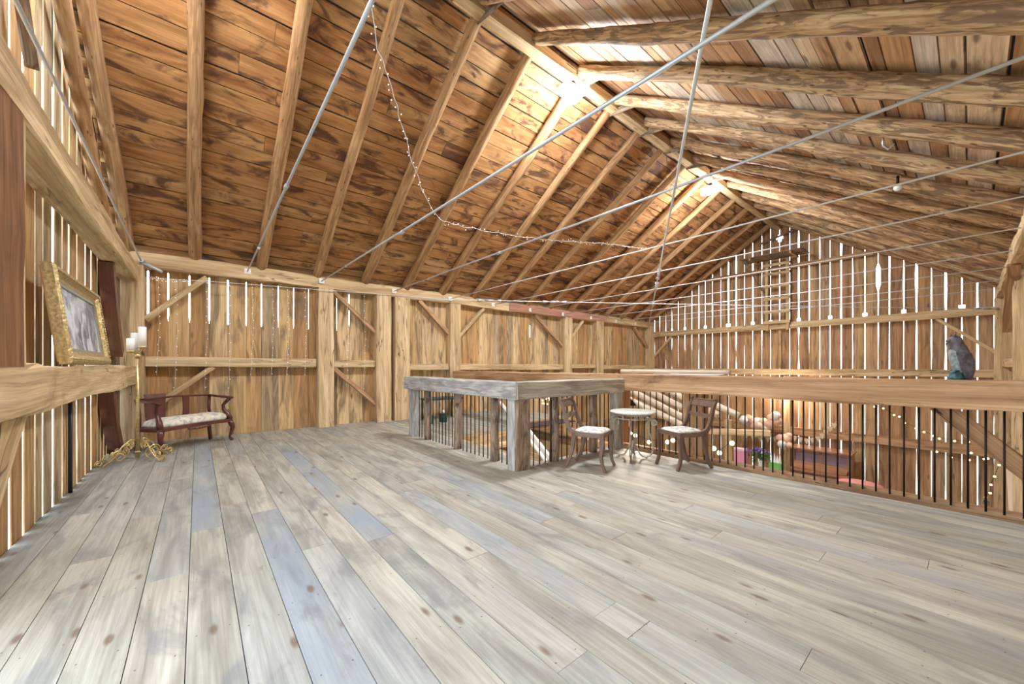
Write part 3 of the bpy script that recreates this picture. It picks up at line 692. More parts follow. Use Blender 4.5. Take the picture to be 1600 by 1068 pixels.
# ------------------------------------------------------------------ tie rods, cables
rods = [(.71, 3.02, 3.25), (1.97, 3.02, 2.87), (3.52, 3.01, 2.96), (5.01, 3.0, 2.94), (6.39, 2.99, 2.96), (7.80, 2.98, 2.96), (9.25, 2.98, 2.96), (10.7, 2.98, 2.96), (12.2, 2.97, 2.96), (13.5, 2.97, 2.96)]
for i, (y, za, zb) in enumerate(rods):
    t = thing('tie_rod', 'steel tie rod crossing the barn at plate height, %s from the near gable' % ORD[i + 1], 'rod', (-8.55, y, za), 0, 'steel tie rods')
    part('rod', M_STEEL if i < 3 else M_ROPE, lambda m: m.tube([(-8.55, y, za), (-6, y, za * .7 + zb * .3), (-2.5, y, za * .3 + zb * .7 - .01), (.42, y, zb)], .013 if i < 3 else .009, 8), t)
    part('anchor_plate', M_WHITE, lambda m: m.box(-8.552, -8.535, y - .05, y + .05, za - .05, za + .05), t)
    if i < 3: part('coupling', M_STEEL, lambda m: [m.tube([(-4.6, y, za * .5 + zb * .5 - .01), (-4.5, y, za * .5 + zb * .5 - .01)], .022, 8), m.tube([(-6.9, y, za * .85 + zb * .15 - .01), (-6.84, y, za * .85 + zb * .15 - .01)], .02, 8)], t)
t = thing('tie_rod', 'steel tie rod along the near gable, first from the near gable', 'rod', (-8.5, -.70, 2.98), 0, 'steel tie rods')
part('rod', M_STEEL, lambda m: m.tube([(-8.5, -.70, 2.95), (-2.0, -.70, 3.1), (.42, -.70, 3.1)], .012, 8), t)
part('turnbuckle', M_STEEL, lambda m: [m.tube([(-8.5, -.68, 2.93), (-8.42, -.45, 2.80)], .025, 8), m.tube([(-8.55, -.70, 2.95), (-8.45, -.70, 2.95)], .03, 8)], t)
def cable(a, b, sag, r, lb, bucks):
    a, b = Vector(a), Vector(b); t = thing('cross_cable', lb, 'cable', a)
    def at(q): return a.lerp(b, q) - Vector((0, 0, sag * 4 * q * (1 - q)))
    part('wire', M_ROPE, lambda m: m.tube([at(i / 16) for i in range(17)], r, 8), t)
    for q in bucks:
        part('turnbuckle', M_STEEL, lambda m: [m.tube([at(q - .007), at(q + .007)], .026, 8), m.tube([at(q + .012), at(q + .02)], .035, 8, rads=[.02, .036]), m.tube([at(q - .02), at(q - .012)], .03, 8, rads=[.036, .02])], t)
cable((.42, -.1, 2.95), (-8.5, 14.4, 2.93), 0, .012, 'white diagonal cable from above the camera to the far left corner', (.455, .52, .66))
cable((-8.5, 3.8, 2.86), (.42, 14.6, 2.62), .02, .010, 'white diagonal cable from the left wall post to the far right corner', (.14, .25, .98))
one('support_wire', 'thin white wire stretched along the left wall under the plate', 'wire', M_ROPE, lambda m: m.tube([(-8.46, -.67, 2.68), (-8.46, .18, 2.74), (-8.46, 1.9, 2.82), (-8.46, 3.87, 2.92), (-8.46, 5.0, 2.97)], .006, 6))
# ------------------------------------------------------------------ fairy lights
bulb = MB(); bulb.sphere((0, 0, 0), .007, 6, 4); bulb_me = bulb.mesh('bulb', M_FAIRY)
bulb = MB(); bulb.sphere((0, 0, 0), .010, 6, 4); bulb_big = bulb.mesh('bulb', M_FAIRY)
def fairy(lb, pts, n, group=None, jit=.03, r=.0022, me=bulb_me, mat=M_WIRE, name='fairy_light_string'):
    pts = [Vector(p) for p in pts]; t = thing(name, lb, 'string lights', pts[0], 0, group)
    P = []
    seg = [(pts[i + 1] - pts[i]).length for i in range(len(pts) - 1)]; tot = sum(seg); m_ = max(8, int(tot / .12))
    def at(d):
        for i, s_ in enumerate(seg):
            if d <= s_ or i == len(seg) - 1: return pts[i].lerp(pts[i + 1], d / s_)
            d -= s_
    for i in range(m_ + 1): P.append(at(tot * i / m_) + Vector([rnd.uniform(-jit, jit) * .35 for _ in range(3)]))
    part('wire', mat, lambda m: m.tube(P, r, 5), t)
    for i in range(n):
        obj('bulb', me, None, t, loc=at(tot * (i + .5) / n) + Vector([rnd.uniform(-jit, jit) for _ in range(3)]) - pts[0])
for i, (y, z0, z1) in enumerate(((-.5, 2.72, 1.1), (-.28, 2.74, .85), (.11, 2.76, .83), (.43, 2.77, .45), (.77, 2.78, 1.04), (1.09, 2.8, 1.04), (1.34, 2.8, 1.03), (1.65, 2.81, 1.03), (2.45, 2.84, .8), (2.8, 2.86, .7))):
    fairy('thin strand of tiny lights hanging on the left wall, %s from the corner post' % ORD[i], [(-8.44, y, z0), (-8.44, y + .02, (z0 + z1) / 2), (-8.43, y - .02, z1)], 14, 'hanging strands on the left wall', .015)
fairy('long loose string of fairy lights drooping across the left roof slope', [(-4.54, 1.57, 5.6), (-4.92, 1.82, 5.36), (-5.16, 2.07, 5.21), (-5.6, 2.43, 4.93), (-6.0, 2.8, 4.68), (-6.38, 3.16, 4.44), (-6.68, 3.56, 4.25),
       (-6.79, 3.78, 4.18), (-6.76, 4.54, 4.2), (-6.68, 5.54, 4.25), (-6.54, 6.63, 4.34), (-6.24, 8.26, 4.53), (-6.0, 10.04, 4.68)], 95, None, .05, .006, me=bulb_big)
fairy('tangle of fairy lights wound along the start of the wall wire', [(-8.44, -.62, 2.70), (-8.43, -.45, 2.67), (-8.44, -.3, 2.69), (-8.43, -.1, 2.70)], 24, None, .03)

# ------------------------------------------------------------------ ridge lamps
def ridge_lamp(y, z, lb, w):
    t = thing('ceiling_lamp', lb, 'lamp', (XRI, y, z), 0, 'bright lamps along the ridge')
    part('mount', M_IRON, lambda m: m.lathe([(.001, z + .16), (.04, z + .16), (.05, z + .06), (.09, z + .02), (.001, z + .01)], (XRI, y, 0)), t)
    for k in range(3):
        a = k * 2.094 + .4
        part('lamp_panel', M_LED, lambda m: m.loft([(XRI + .13 * math.cos(a), y + .13 * math.sin(a), z - .03, .001, .001), (XRI + .13 * math.cos(a), y + .13 * math.sin(a), z - .028, .15, .13), (XRI + .13 * math.cos(a), y + .13 * math.sin(a), z + .005, .15, .13), (XRI + .13 * math.cos(a), y + .13 * math.sin(a), z + .008, .001, .001)]), t)
    L = bpy.data.lights.new('lamp_light', 'POINT'); L.energy = w; L.shadow_soft_size = .16; L.color = (.90, .96, 1.0)
    o = bpy.data.objects.new('lamp_light', L); COL.objects.link(o); o.parent = t; o.location = (0, 0, -.42)
    L.energy = w * .30
    A = bpy.data.lights.new('panel_light', 'AREA'); A.shape = 'DISK'; A.size = .42; A.energy = w * .45; A.color = (.90, .96, 1.0)
    o = bpy.data.objects.new('panel_light', A); COL.objects.link(o); o.parent = t; o.location = (0, 0, -.06)
ridge_lamp(4.64, 5.66, 'large glaring white lamp on the ridge nearer the camera', RIDGE_LAMP_W)
ridge_lamp(9.71, 5.60, 'glaring white lamp on the ridge nearer the far gable', RIDGE_LAMP_W)
ridge_lamp(-.30, 5.66, 'added white fill lamp out of view on the ridge near the near gable, overhead of the picture frame', RIDGE_LAMP_W * .5)  # extra lamp added out of view as fill for the near end
rl = thing('pear_bulb', 'small unlit white bulb hanging under the right roof slope', 'light bulb', (-.63, 7.38, 3.73))
part('globe', M_BWHITE, lambda m: m.sphere((-.63, 7.38, 3.70), .045), rl)
part('socket', M_IRON, lambda m: m.tube([(-.63, 7.38, 3.74), (-.63, 7.38, 3.86)], .016), rl)
one('roof_hook', 'small metal hook dangling under the right roof slope', 'hook', M_STEEL, lambda m: m.tube([(-.62, 5.9, 3.84), (-.62, 5.9, 3.72), (-.58, 5.9, 3.66), (-.53, 5.9, 3.70)], .008))

# ------------------------------------------------------------------ framed picture leaning on the near gable beam
def picture():
    w, h = 1.64, .74          # along x, height
    pc = thing('framed_picture', 'ornate gold framed landscape painting leaning on the cracked beam', 'picture', (-5.04, -.775, 1.268))
    pc.rotation_euler = (R(-7), 0, R(180))
    def loc(name, mats, build, lb=None, sub=None):
        mb = MB(); build(mb); return obj(name, mb, mats, sub or pc, label=lb)
    def frame(m):
        prof = [(0, .0), (0, .055), (.02, .07), (.05, .06), (.075, .035), (.10, .03)]
        cs = [(-w / 2, 0), (w / 2, 0), (w / 2, h), (-w / 2, h)]
        rings = []
        for (cx, cz) in cs + [cs[0]]:
            sx = 1 if cx < 0 else -1; sz = 1 if cz == 0 else -1
            rings.append([Vector((cx + sx * d, -t_ + 0, cz + sz * d)) for d, t_ in [(0, 0)] + prof + [(.10, 0)]])
        m.sweep(rings, [.03 * i for i in range(len(rings[0]) + 1)], True, False, smooth=False)
    fr = loc('frame', M_GILT, frame)
    def orn(m):
        for i in range(56):
            x = -w / 2 + .03 + i * (w - .06) / 55
            for z in (.035, h - .035): m.sphere((x, -.066, z), .014, 6, 4, 1, .5, 1)
        for i in range(25):
            z = .05 + i * (h - .1) / 24
            for x in (-w / 2 + .035, w / 2 - .035): m.sphere((x, -.066, z), .014, 6, 4, 1, .5, 1)
    loc('ornament', M_GILT, orn, None, fr)
    def slip(m):
        for a in ((-w / 2 + .10, w / 2 - .10, .10, .125), (-w / 2 + .10, w / 2 - .10, h - .125, h - .10)): m.box(a[0], a[1], -.028, -.005, a[2], a[3])
        for a in ((-w / 2 + .10, -w / 2 + .125), (w / 2 - .125, w / 2 - .10)): m.box(a[0], a[1], -.028, -.005, .125, h - .125)
    loc('slip', M_SILV, slip, 'silver inner slip', fr)
    loc('canvas', M_PAINTING, lambda m: m.box(-w / 2 + .12, w / 2 - .12, -.014, -.004, .12, h - .12))
    loc('backing', W_BEAMR, lambda m: m.box(-w / 2 + .02, w / 2 - .02, -.002, .012, .02, h - .02))
picture()

# ------------------------------------------------------------------ settee
def settee():
    ang = math.atan2(.777, -.63)            # direction of its length (local -> world): local +x = from left front to right front
    c = Vector((-7.86, -.12, 0))
    s = thing('settee', 'dark mahogany settee with cream damask seat in the corner', 'settee', c, ang)
    # local x along length, local -y towards the viewer (front)
    W, D = 1.12, .46
    def P(name, mats, build, lb=None, bev=0, sub=None):
        mb = MB(); build(mb); return obj(name, mb, mats, sub or s, label=lb, bevel=bev)
    def cabriole(m, x, y, sx, sy):
        pts = [(x, y, .34), (x + sx * .02, y + sy * .02, .28), (x + sx * .03, y + sy * .03, .22), (x + sx * .012, y + sy * .012, .12), (x, y, .06), (x + sx * .02, y + sy * .02, .02), (x + sx * .03, y + sy * .03, .0)]
        m.tube(pts, .03, 8, rads=[.038, .042, .034, .022, .018, .026, .024])
    F = -1
    for x in (-W / 2 + .03, W / 2 - .03):
        P('leg', W_MAHOG, lambda m: cabriole(m, x, F * (D / 2 - .03), (1 if x > 0 else -1), F))
        P('leg', W_MAHOG, lambda m: m.ribbon([(x, .34), (x, .2), (x * 1.04, 0)], [.045, .04, .035], -F * (D / 2 - .01) - .02, -F * (D / 2 - .01) + .02))
    def rails(m):
        pts = []
        n = 14
        for i in range(n + 1):
            t = i / n; x = -W / 2 + W * t; z = .34 + .012 * math.sin(t * math.pi); pts.append((x, z))
        m.ribbon(pts, .055, F * (D / 2 - .035), F * (D / 2))
        m.ribbon([(-W / 2, .34), (W / 2, .34)], .06, -F * D / 2, -F * (D / 2 - .035))
        m.box(-W / 2, -W / 2 + .035, -D / 2, D / 2, .31, .37, 'y'); m.box(W / 2 - .035, W / 2, -D / 2, D / 2, .31, .37, 'y')
    sr = P('seat_rail', W_MAHOG, rails, bev=.006)
    def carve(m):
        for i in range(9):
            x = -.16 + .04 * i; m.sphere((x, F * (D / 2 + .004), .312 - .016 * math.cos((i - 4) / 4 * 1.4)), .02, 8, 5, 1.3, .5, .8)
    P('carving', W_MAHOG, carve, sub=sr)
    def cush(m):
        rings = []; n = 20
        for k, (zz, inset) in enumerate([(.365, .012), (.40, .0), (.445, .012), (.475, .06), (.49, .13)]):
            ring = []
            for j in range(36):
                a = 2 * math.pi * j / 36; ca, sa = math.cos(a), math.sin(a); e = .35
                px = math.copysign(abs(ca) ** e, ca) * (W / 2 - .03 - inset); py = math.copysign(abs(sa) ** e, sa) * (D / 2 - .012 - inset * .9)
                ring.append(Vector((px, py, zz)))
            rings.append(ring)
        rings.append([Vector((0 + v.x * .05, v.y * .05, .497)) for v in rings[-1]])
        m.board(); m.sweep(rings, [.05 * j for j in range(37)], smooth=True)
    P('seat_cushion', M_FABRIC, cush, 'cream damask seat cushion')
    def arm(m, sg):
        # curved front support rising outward then arm rail back
        x = sg * (W / 2 - .02)
        m.tube([(x, F * (D / 2 - .03), .36), (x - sg * .01, F * (D / 2 - .06), .44), (x - sg * .035, F * (D / 2 - .12), .52), (x - sg * .03, F * (D / 2 - .14), .60), (x, F * (D / 2 - .09), .68), (x + sg * .01, F * (D / 2 - .05), .72)], .03, 8, rads=[.042, .038, .030, .026, .028, .032])
    def armrail(m, sg):
        x = sg * (W / 2)
        pts = [(x, F * (D / 2 - .01), .725), (x + sg * .01, F * .10, .735), (x, -F * .10, .745), (x - sg * .03, -F * (D / 2 - .02), .765)]
        m.tube(pts, .028, 8, rads=[.026, .03, .028, .024], squash=.7)
    for sg in (-1, 1):
        P('arm_support', W_MAHOG, lambda m: arm(m, sg)); P('arm_rail', W_MAHOG, lambda m: armrail(m, sg))
        P('back_post', W_MAHOG, lambda m: m.tube([(sg * (W / 2 - .03), -F * (D / 2 - .03), .36), (sg * (W / 2 - .045), -F * (D / 2 - .02), .55), (sg * (W / 2 - .02), -F * (D / 2), .76)], .024, 8))
    def top(m):
        m.tube([(-W / 2 + .0, -F * (D / 2 - .01), .765), (-.3, -F * (D / 2 + .025), .775), (0, -F * (D / 2 + .03), .78), (.3, -F * (D / 2 + .025), .775), (W / 2, -F * (D / 2 - .01), .765)], .022, 8, squash=.7)
    P('back_rail', W_MAHOG, top)
    P('small_splat', W_MAHOG, lambda m: m.ribbon([(.16, .37), (.165, .55), (.16, .79)], [.10, .085, .10], -F * (D / 2 + .015) - .012, -F * (D / 2 + .015) + .012), None, .004)
    def splat(m):
        n = 8; rings = []
        for i in range(n + 1):
            t = i / n; z = .38 + .46 * t; y = -F * (D / 2 - .005 + .035 * math.sin(t * 2.6)); w = .125 + .02 * t
            y += -F * (.02 if i == n else 0)
            rings.append([Vector((-.28 - w, y - .012, z)), Vector((-.28 + w, y - .012, z)), Vector((-.28 + w, y + .012, z)), Vector((-.28 - w, y + .012, z))])
        m.board(); m.sweep(rings, [0, .28, .3, .58, .6], smooth=False)
    P('back_splat', W_MAHOG, splat, 'broad solid back panel', .004)
settee()

# ------------------------------------------------------------------ brass candle stand
def scroll(m, c, d, flip=1, s=1.0, r=.008):
    """iron scroll in the vertical plane of direction d starting at c"""
    d = Vector(d).normalized(); pts = []
    for i in range(26):
        t = i / 25; a = t * 2.4 * math.pi; rr = .075 * s * (1 - .72 * t)
        pts.append(c + d * (rr * math.sin(a) + .09 * s * min(1, t * 1.2)) + Vector((0, 0, flip * (rr * math.cos(a)))))
    m.tube(pts, r, 6)
def candlestand():
    b = Vector((-7.10, -.62, 0)); t = thing('candle_stand', 'tall brass floor stand with scrolled iron feet and white pillar candles', 'candelabra', b)
    part('pole', M_BRASS, lambda m: m.tube([b + Vector((0, 0, .04)), b + Vector((0, 0, 1.42))], .02, 12), t)
    part('pole_collar', M_BRASS, lambda m: [m.lathe([(.02, .10), (.034, .115), (.02, .13)], b), m.lathe([(.02, .83), (.028, .84), (.02, .85)], b), m.lathe([(.02, 1.36), (.045, 1.40), (.02, 1.43)], b)], t)
    for k in range(4):
        a = R(20 + 90 * k) + .35; d = Vector((math.cos(a), math.sin(a), 0))
        def foot(m):
            L = .40
            pts = [b + Vector((0, 0, .26)), b + d * .08 + Vector((0, 0, .29)), b + d * .17 + Vector((0, 0, .22)), b + d * .25 + Vector((0, 0, .10)), b + d * .33 + Vector((0, 0, .035)), b + d * .36 + Vector((0, 0, .012))]
            m.tube(pts, .009, 6)
            for c, sz, r0 in ((b + d * .41 + Vector((0, 0, .055)), .042, 0), (b + d * .20 + Vector((0, 0, .10)), .085, 1.2), (b + d * .10 + Vector((0, 0, .20)), .05, 2), (b + d * .33 + Vector((0, 0, .10)), .05, .5)):
                P = []
                for i in range(24):
                    q = i / 23; an = -math.pi / 2 + r0 + q * 4.2 * math.pi * .75; rr = sz * (1 - .7 * q); P.append(c + d * (rr * math.cos(an)) + Vector((0, 0, rr * math.sin(an))))
                m.tube(P, .0075, 6)
            m.sphere(b + d * .36 + Vector((0, 0, .012)), .013, 6, 5)
        part('scroll_foot', M_BRASS, foot, t)
    for k, (dx, dy, z0, hh) in enumerate(((-.055, -.03, 1.46, .24), (.05, .05, 1.52, .26), (.06, -.06, 1.46, .16))):
        cc = b + Vector((dx, dy, 0))
        cup = part('candle_cup', M_BRASS, lambda m: [m.tube([b + Vector((0, 0, 1.38)), cc + Vector((0, 0, z0 - .03))], .008, 6), m.lathe([(.01, z0 - .03), (.045, z0 - .015), (.05, z0)], cc)], t)
        part('candle', M_WAX, lambda m: m.lathe([(.042, z0 - .005), (.042, z0 + hh), (.036, z0 + hh + .004), (.01, z0 + hh - .004)], cc), t, 'white pillar candle', sub=cup)
candlestand()

# ------------------------------------------------------------------ side chairs
def side_chair(lb, loc, rz):
    t = thing('side_chair', lb, 'chair', loc, rz)
    # local +x is forward
    def P(name, mats, build, l2=None, bev=0):
        mb = MB(); build(mb); return obj(name, mb, mats, t, label=l2, bevel=bev)
    for sy in (-1, 1):
        y = sy * .19; ya, yb = (y - .017, y + .017)
        P('side_frame', W_WALNUT, lambda m: m.ribbon([(-.315, .835), (-.335, .85), (-.34, .82), (-.315, .78), (-.29, .72), (-.268, .62), (-.24, .54), (-.20, .475), (-.14, .437), (-.05, .425), (.08, .425), (.17, .43), (.205, .432)],
                                                     [.02, .022, .03, .036, .04, .044, .048, .052, .056, .056, .054, .052, .05], ya, yb), None, .004)
        P('front_leg', W_WALNUT, lambda m: m.ribbon([(.20, .45), (.205, .36), (.195, .26), (.19, .17), (.205, .08), (.24, .0)], [.05, .05, .044, .038, .033, .03], ya, yb), None, .004)
        P('rear_leg', W_WALNUT, lambda m: m.ribbon([(-.15, .44), (-.16, .34), (-.175, .24), (-.20, .14), (-.235, .06), (-.275, .0)], [.055, .05, .044, .038, .034, .03], ya, yb), None, .004)
    P('seat_rail', W_WALNUT, lambda m: [m.box(.185, .215, -.19, .19, .40, .455, 'y'), m.box(-.18, -.15, -.19, .19, .40, .45, 'y')], None, .003)
    def cush(m):
        rings = []
        for zz, ins in ((.44, .0), (.462, .0), (.478, .02), (.486, .06)):
            ring = []
            for j in range(28):
                a = 2 * math.pi * j / 28; ca, sa = math.cos(a), math.sin(a)
                ring.append(Vector((.02 + math.copysign(abs(ca) ** .3, ca) * (.185 - ins), math.copysign(abs(sa) ** .3, sa) * (.176 - ins), zz)))
            rings.append(ring)
        rings.append([Vector((.02 + (v.x - .02) * .05, v.y * .05, .489)) for v in rings[-1]])
        m.board(); m.sweep(rings, [.05 * j for j in range(29)], smooth=True)
    P('seat', M_FABCH, cush, 'grey and cream patterned seat')
    P('top_rail', W_WALNUT, lambda m: m.ribbon([(-.34, .84), (-.345, .815), (-.32, .775), (-.30, .745)], [.03, .034, .028, .02], -.175, .175), None, .004)
    def mid(m):
        n = 10; rings = []
        for i in range(n + 1):
            q = i / n; y = -.175 + .35 * q; z = .64 + .012 * math.cos(q * 4 * math.pi); h = .018 + .012 * abs(math.sin(q * math.pi))
            rings.append([Vector((-.282, y, z - h)), Vector((-.262, y, z - h)), Vector((-.268, y, z + h)), Vector((-.288, y, z + h))])
        m.board(); m.sweep(rings, [0, .02, .05, .07, .1], smooth=False)
    P('middle_rail', W_WALNUT, mid)
side_chair('left walnut side chair with pale patterned seat beside the railing', (-3.03, 3.80, 0), R(19))
side_chair('right walnut side chair turned toward the camera beyond the small table', (-2.31, 4.70, 0), R(-112))

# ------------------------------------------------------------------ small round table
def mosaic_table():
    c = Vector((-2.98, 4.64, 0)); t = thing('bistro_table', 'small round table with pale mosaic top on scrolled iron legs', 'table', c)
    part('tabletop', M_MOSAIC, lambda m: m.lathe([(.001, .615), (.29, .615), (.305, .622), (.305, .636), (.295, .642), (.001, .642)], c, 40), t, 'pale mosaic top')
    def ring(m):
        for z, r in ((.595, .22), (.545, .235)):
            m.tube([c + Vector((r * math.cos(2 * math.pi * i / 32), r * math.sin(2 * math.pi * i / 32), z)) for i in range(33)], .008, 6, caps=False)
        for i in range(8): m.sphere(c + Vector((.225 * math.cos(i * .785), .225 * math.sin(i * .785), .57)), .018, 8, 6)
    part('apron_ring', M_WROUGHT, ring, t)
    for k in range(4):
        a = R(25 + 90 * k); d = Vector((math.cos(a), math.sin(a), 0))
        def leg(m):
            pts = [(.235, .55), (.30, .52), (.31, .475), (.265, .455), (.25, .49), (.22, .54), (.19, .48), (.20, .40), (.235, .31), (.262, .21), (.262, .12), (.23, .05), (.16, .02), (.10, .045), (.07, .11), (.05, .16), (.02, .17)]
            # smooth
            P = [c + d * x + Vector((0, 0, z)) for x, z in pts]; Q = [P[0]]
            for i in range(len(P) - 1):
                p0 = P[max(0, i - 1)]; p1 = P[i]; p2 = P[i + 1]; p3 = P[min(len(P) - 1, i + 2)]
                for s_ in (.33, .66, 1): Q.append(.5 * ((2 * p1) + (-p0 + p2) * s_ + (2 * p0 - 5 * p1 + 4 * p2 - p3) * s_ * s_ + (-p0 + 3 * p1 - 3 * p2 + p3) * s_ ** 3))
            m.tube(Q, .010, 8); m.sphere(c + d * .18 + Vector((0, 0, .013)), .014, 8, 6)
        part('leg', M_WROUGHT, leg, t)
    def fin(m):
        m.lathe([(.004, .06), (.03, .09), (.012, .13), (.035, .17), (.012, .21), (.004, .24)], c, 12)
    part('finial', M_WROUGHT, fin, t)
mosaic_table()

# ------------------------------------------------------------------ things on the tie beam
def owl():
    b = Vector((-.06, 5.20, 1.135)); o = thing('owl_statue', 'dark grey owl statue perched on the tie beam facing left', 'statue', b, R(200)); o.scale = (.60, .72, 1.03)
    def P(name, mats, build, lb=None):
        mb = MB(); build(mb); return obj(name, mb, mats, o, label=lb)
    # local +x = the way it faces
    P('body', M_OWL, lambda m: m.loft([(-.075, 0, 0, .035, .045), (-.07, 0, .04, .05, .065), (-.045, 0, .10, .075, .085), (-.02, 0, .17, .095, .098), (-.005, 0, .23, .10, .10), (.01, 0, .275, .09, .09), (.03, 0, .305, .082, .082), (.045, 0, .335, .078, .080), (.045, 0, .36, .066, .07), (.04, 0, .376, .04, .045), (.04, 0, .38, .004, .004)]))
    P('chest', M_OWLF, lambda m: m.loft([(.0, 0, .06, .03, .05), (.025, 0, .10, .05, .066), (.045, 0, .17, .055, .074), (.06, 0, .24, .045, .072), (.06, 0, .28, .03, .05)]), 'pale speckled chest')
    for sy in (-1, 1):
        P('wing', M_OWL, lambda m: m.loft([(-.085, sy * .055, .0, .02, .012), (-.075, sy * .075, .07, .05, .022), (-.045, sy * .088, .15, .075, .025), (-.02, sy * .092, .22, .07, .022), (0, sy * .085, .26, .03, .015)]))
        P('ear_tuft', M_OWL, lambda m: m.tube([(.06, sy * .045, .36), (.065, sy * .058, .39), (.06, sy * .066, .408)], .014, 6, rads=[.018, .011, .002]))
        P('eye', plain('owl_eye', (.10, .07, .03), .2), lambda m: m.sphere((.112, sy * .034, .335), .015, 8, 6))
        P('foot', M_TEAL, lambda m: [m.tube([(.02, sy * .035 + q, .075), (.065, sy * .038 + q * 1.4, .078), (.085, sy * .038 + q * 1.6, .06)], .009, 6) for q in (-.014, 0, .014)])
    P('beak', plain('owl_beak', (.10, .09, .08), .4), lambda m: m.tube([(.115, 0, .325), (.135, 0, .31), (.13, 0, .29)], .012, 6, rads=[.014, .009, .002]))
    P('perch', M_TEAL, lambda m: m.loft([(.035, 0, 0, .085, .075), (.035, 0, .02, .088, .078), (.035, 0, .028, .07, .065), (.035, 0, .06, .065, .06), (.04, 0, .072, .05, .05)]), 'teal stump base')
owl()
one('spare_log', 'grey peeled log lying along the tie beam', 'log', W_POLE, lambda m: m.log((-3.62, 5.31, 1.175), (-1.98, 5.31, 1.175), .035, .032, .003))
one('cable_loop', 'bent loop of pale flexible cable resting on the tie beam', 'cable', M_ROPE, lambda m: m.tube([(-2.95, 5.14, 1.142), (-2.4, 5.16, 1.142), (-2.1, 5.18, 1.142), (-2.02, 5.22, 1.15), (-2.08, 5.25, 1.15), (-2.3, 5.255, 1.145), (-2.75, 5.25, 1.145)], .007, 6))

# ------------------------------------------------------------------ ladder and platform on the far gable
ld = thing('ladder', 'rough wooden ladder standing on the beam of the far gable', 'ladder', (-4.04, 14.68, 2.45))
for x in (-4.34, -3.76): part('stile', W_BEAM, lambda m: m.beam((x, 14.68, 2.45), (x, 14.68, 4.78), .09, .05, up=(0, 1, 0), jit=.003), ld)
for z in (2.72, 3.06, 3.5, 3.92, 4.32, 4.62): part('rung', W_BEAM, lambda m: m.beam((-4.42, 14.63, z), (-3.68, 14.63, z), .03, .09, jit=.003), ld)
pf = thing('lookout_platform', 'small board platform on the collar of the far gable', 'platform', (-4.05, 14.4, 4.72))
for k in range(5): part('board', W_GREYB, lambda m: m.box(-4.9, -3.2, 13.9 + .17 * k, 14.05 + .17 * k, 4.80, 4.825), pf)
for x in (-4.6, -3.5): part('bearer', W_BEAMR, lambda m: m.beam((x, 13.9, 4.76), (x, 14.75, 4.76), .05, .07, jit=.002), pf)
part('strut', W_GREYB, lambda m: m.beam((-4.8, 14.0, 4.74), (-4.4, 14.7, 3.7), .04, .06, jit=.002), pf)

# ------------------------------------------------------------------ lower level: logs, balloons, piano, gifts
polesL = [((-7.6, 9.3, .90), (-4.3, 9.3, -.30), 'lowest'), ((-7.2, 9.5, .98), (-4.2, 9.5, -.22), 'second lowest'), ((-6.8, 9.7, 1.0), (-4.1, 9.7, -.08), 'middle'), ((-6.3, 9.9, 1.02), (-3.95, 9.9, .05), 'second highest'), ((-5.9, 10.1, 1.06), (-3.55, 10.1, .05), 'highest')]
for a, b, nm in polesL:
    one('bare_pole', 'pale bare pole slanting down behind the small table, %s of five' % nm, 'pole', W_POLE, lambda m: m.log(a, b, .075, .085, .01), 'slanting poles on the lower level')
timber('pole_rack_post', 'post holding the lower ends of the slanting poles', 'post', (-3.9, 10.4, ZLOW), (-3.9, 10.4, -.1), .16, .16, up=(0, 1, 0))
timber('pole_rack_rail', 'rail under the lower ends of the slanting poles', 'beam', (-5.2, 9.7, -.42), (-2.9, 10.1, -.28), .14, .14)
bz = [(660, 250, 45, 2), (665, 320, 45, 0), (575, 285, 42, 0), (570, 370, 50, 0), (480, 350, 50, 1), (390, 350, 45, 2), (530, 412, 45, 1), (370, 412, 45, 0), (330, 350, 42, 0), (240, 330, 45, 2), (285, 312, 40, 0), (262, 382, 30, 2), (440, 392, 40, 1),
      (700, 512, 38, 0), (770, 510, 46, 1), (730, 578, 40, 2), (803, 585, 34, 0), (795, 480, 35, 0)]
bpos = [(-3.96, -.31), (-3.95, -.5), (-4.13, -.42), (-4.14, -.62), (-4.32, -.58), (-4.52, -.58), (-4.22, -.74), (-4.56, -.74), (-4.66, -.58), (-4.88, -.54), (-4.77, -.48), (-4.83, -.66), (-4.41, -.68), (-3.86, -1.02), (-3.71, -1.02), (-3.79, -1.2), (-3.62, -1.22), (-3.65, -.94)]
cn = ['peach', 'cream', 'white']; cm_ = [M_PEACH, M_CREAM, M_BWHITE]
bn = ['topmost, on top of the upper cluster', 'just under the topmost white one', 'at upper left of the topmost white one', 'large, below the upper left peach one', 'large, middle of the upper cluster', 'left of the middle of the cluster',
      'low in the upper cluster right of centre', 'low in the upper cluster left of centre', 'left part of the upper cluster', 'leftmost large one of the upper cluster', 'upper left end of the cluster', 'small, bottom left end of the cluster', 'centre bottom of the upper cluster',
      'left one of the lower cluster', 'largest of the lower cluster beside the piano', 'bottom of the lower cluster', 'bottom right of the lower cluster at the piano corner', 'top right of the lower cluster']
for i, (x, z) in enumerate(bpos):
    r = bz[i][2] * .0031; ci = bz[i][3]; yy = 14.3 + .1 * ((i * 7) % 3 - 1)
    one('balloon', '%s balloon, %s' % (cn[ci], bn[i]), 'balloon', cm_[ci], lambda m: [m.loft([(x, yy, z - r * 1.22, .012, .012), (x, yy, z - r * 1.1, .006, .006), (x, yy, z - r * .95, r * .3, r * .3), (x, yy, z - r * .6, r * .74, r * .74), (x, yy, z - r * .1, r * .98, r * .98), (x, yy, z + r * .3, r * .98, r * .98), (x, yy, z + r * .7, r * .74, r * .74), (x, yy, z + r * .95, r * .35, r * .35), (x, yy, z + r, .004, .004)], 16)], 'balloon garland by the piano')
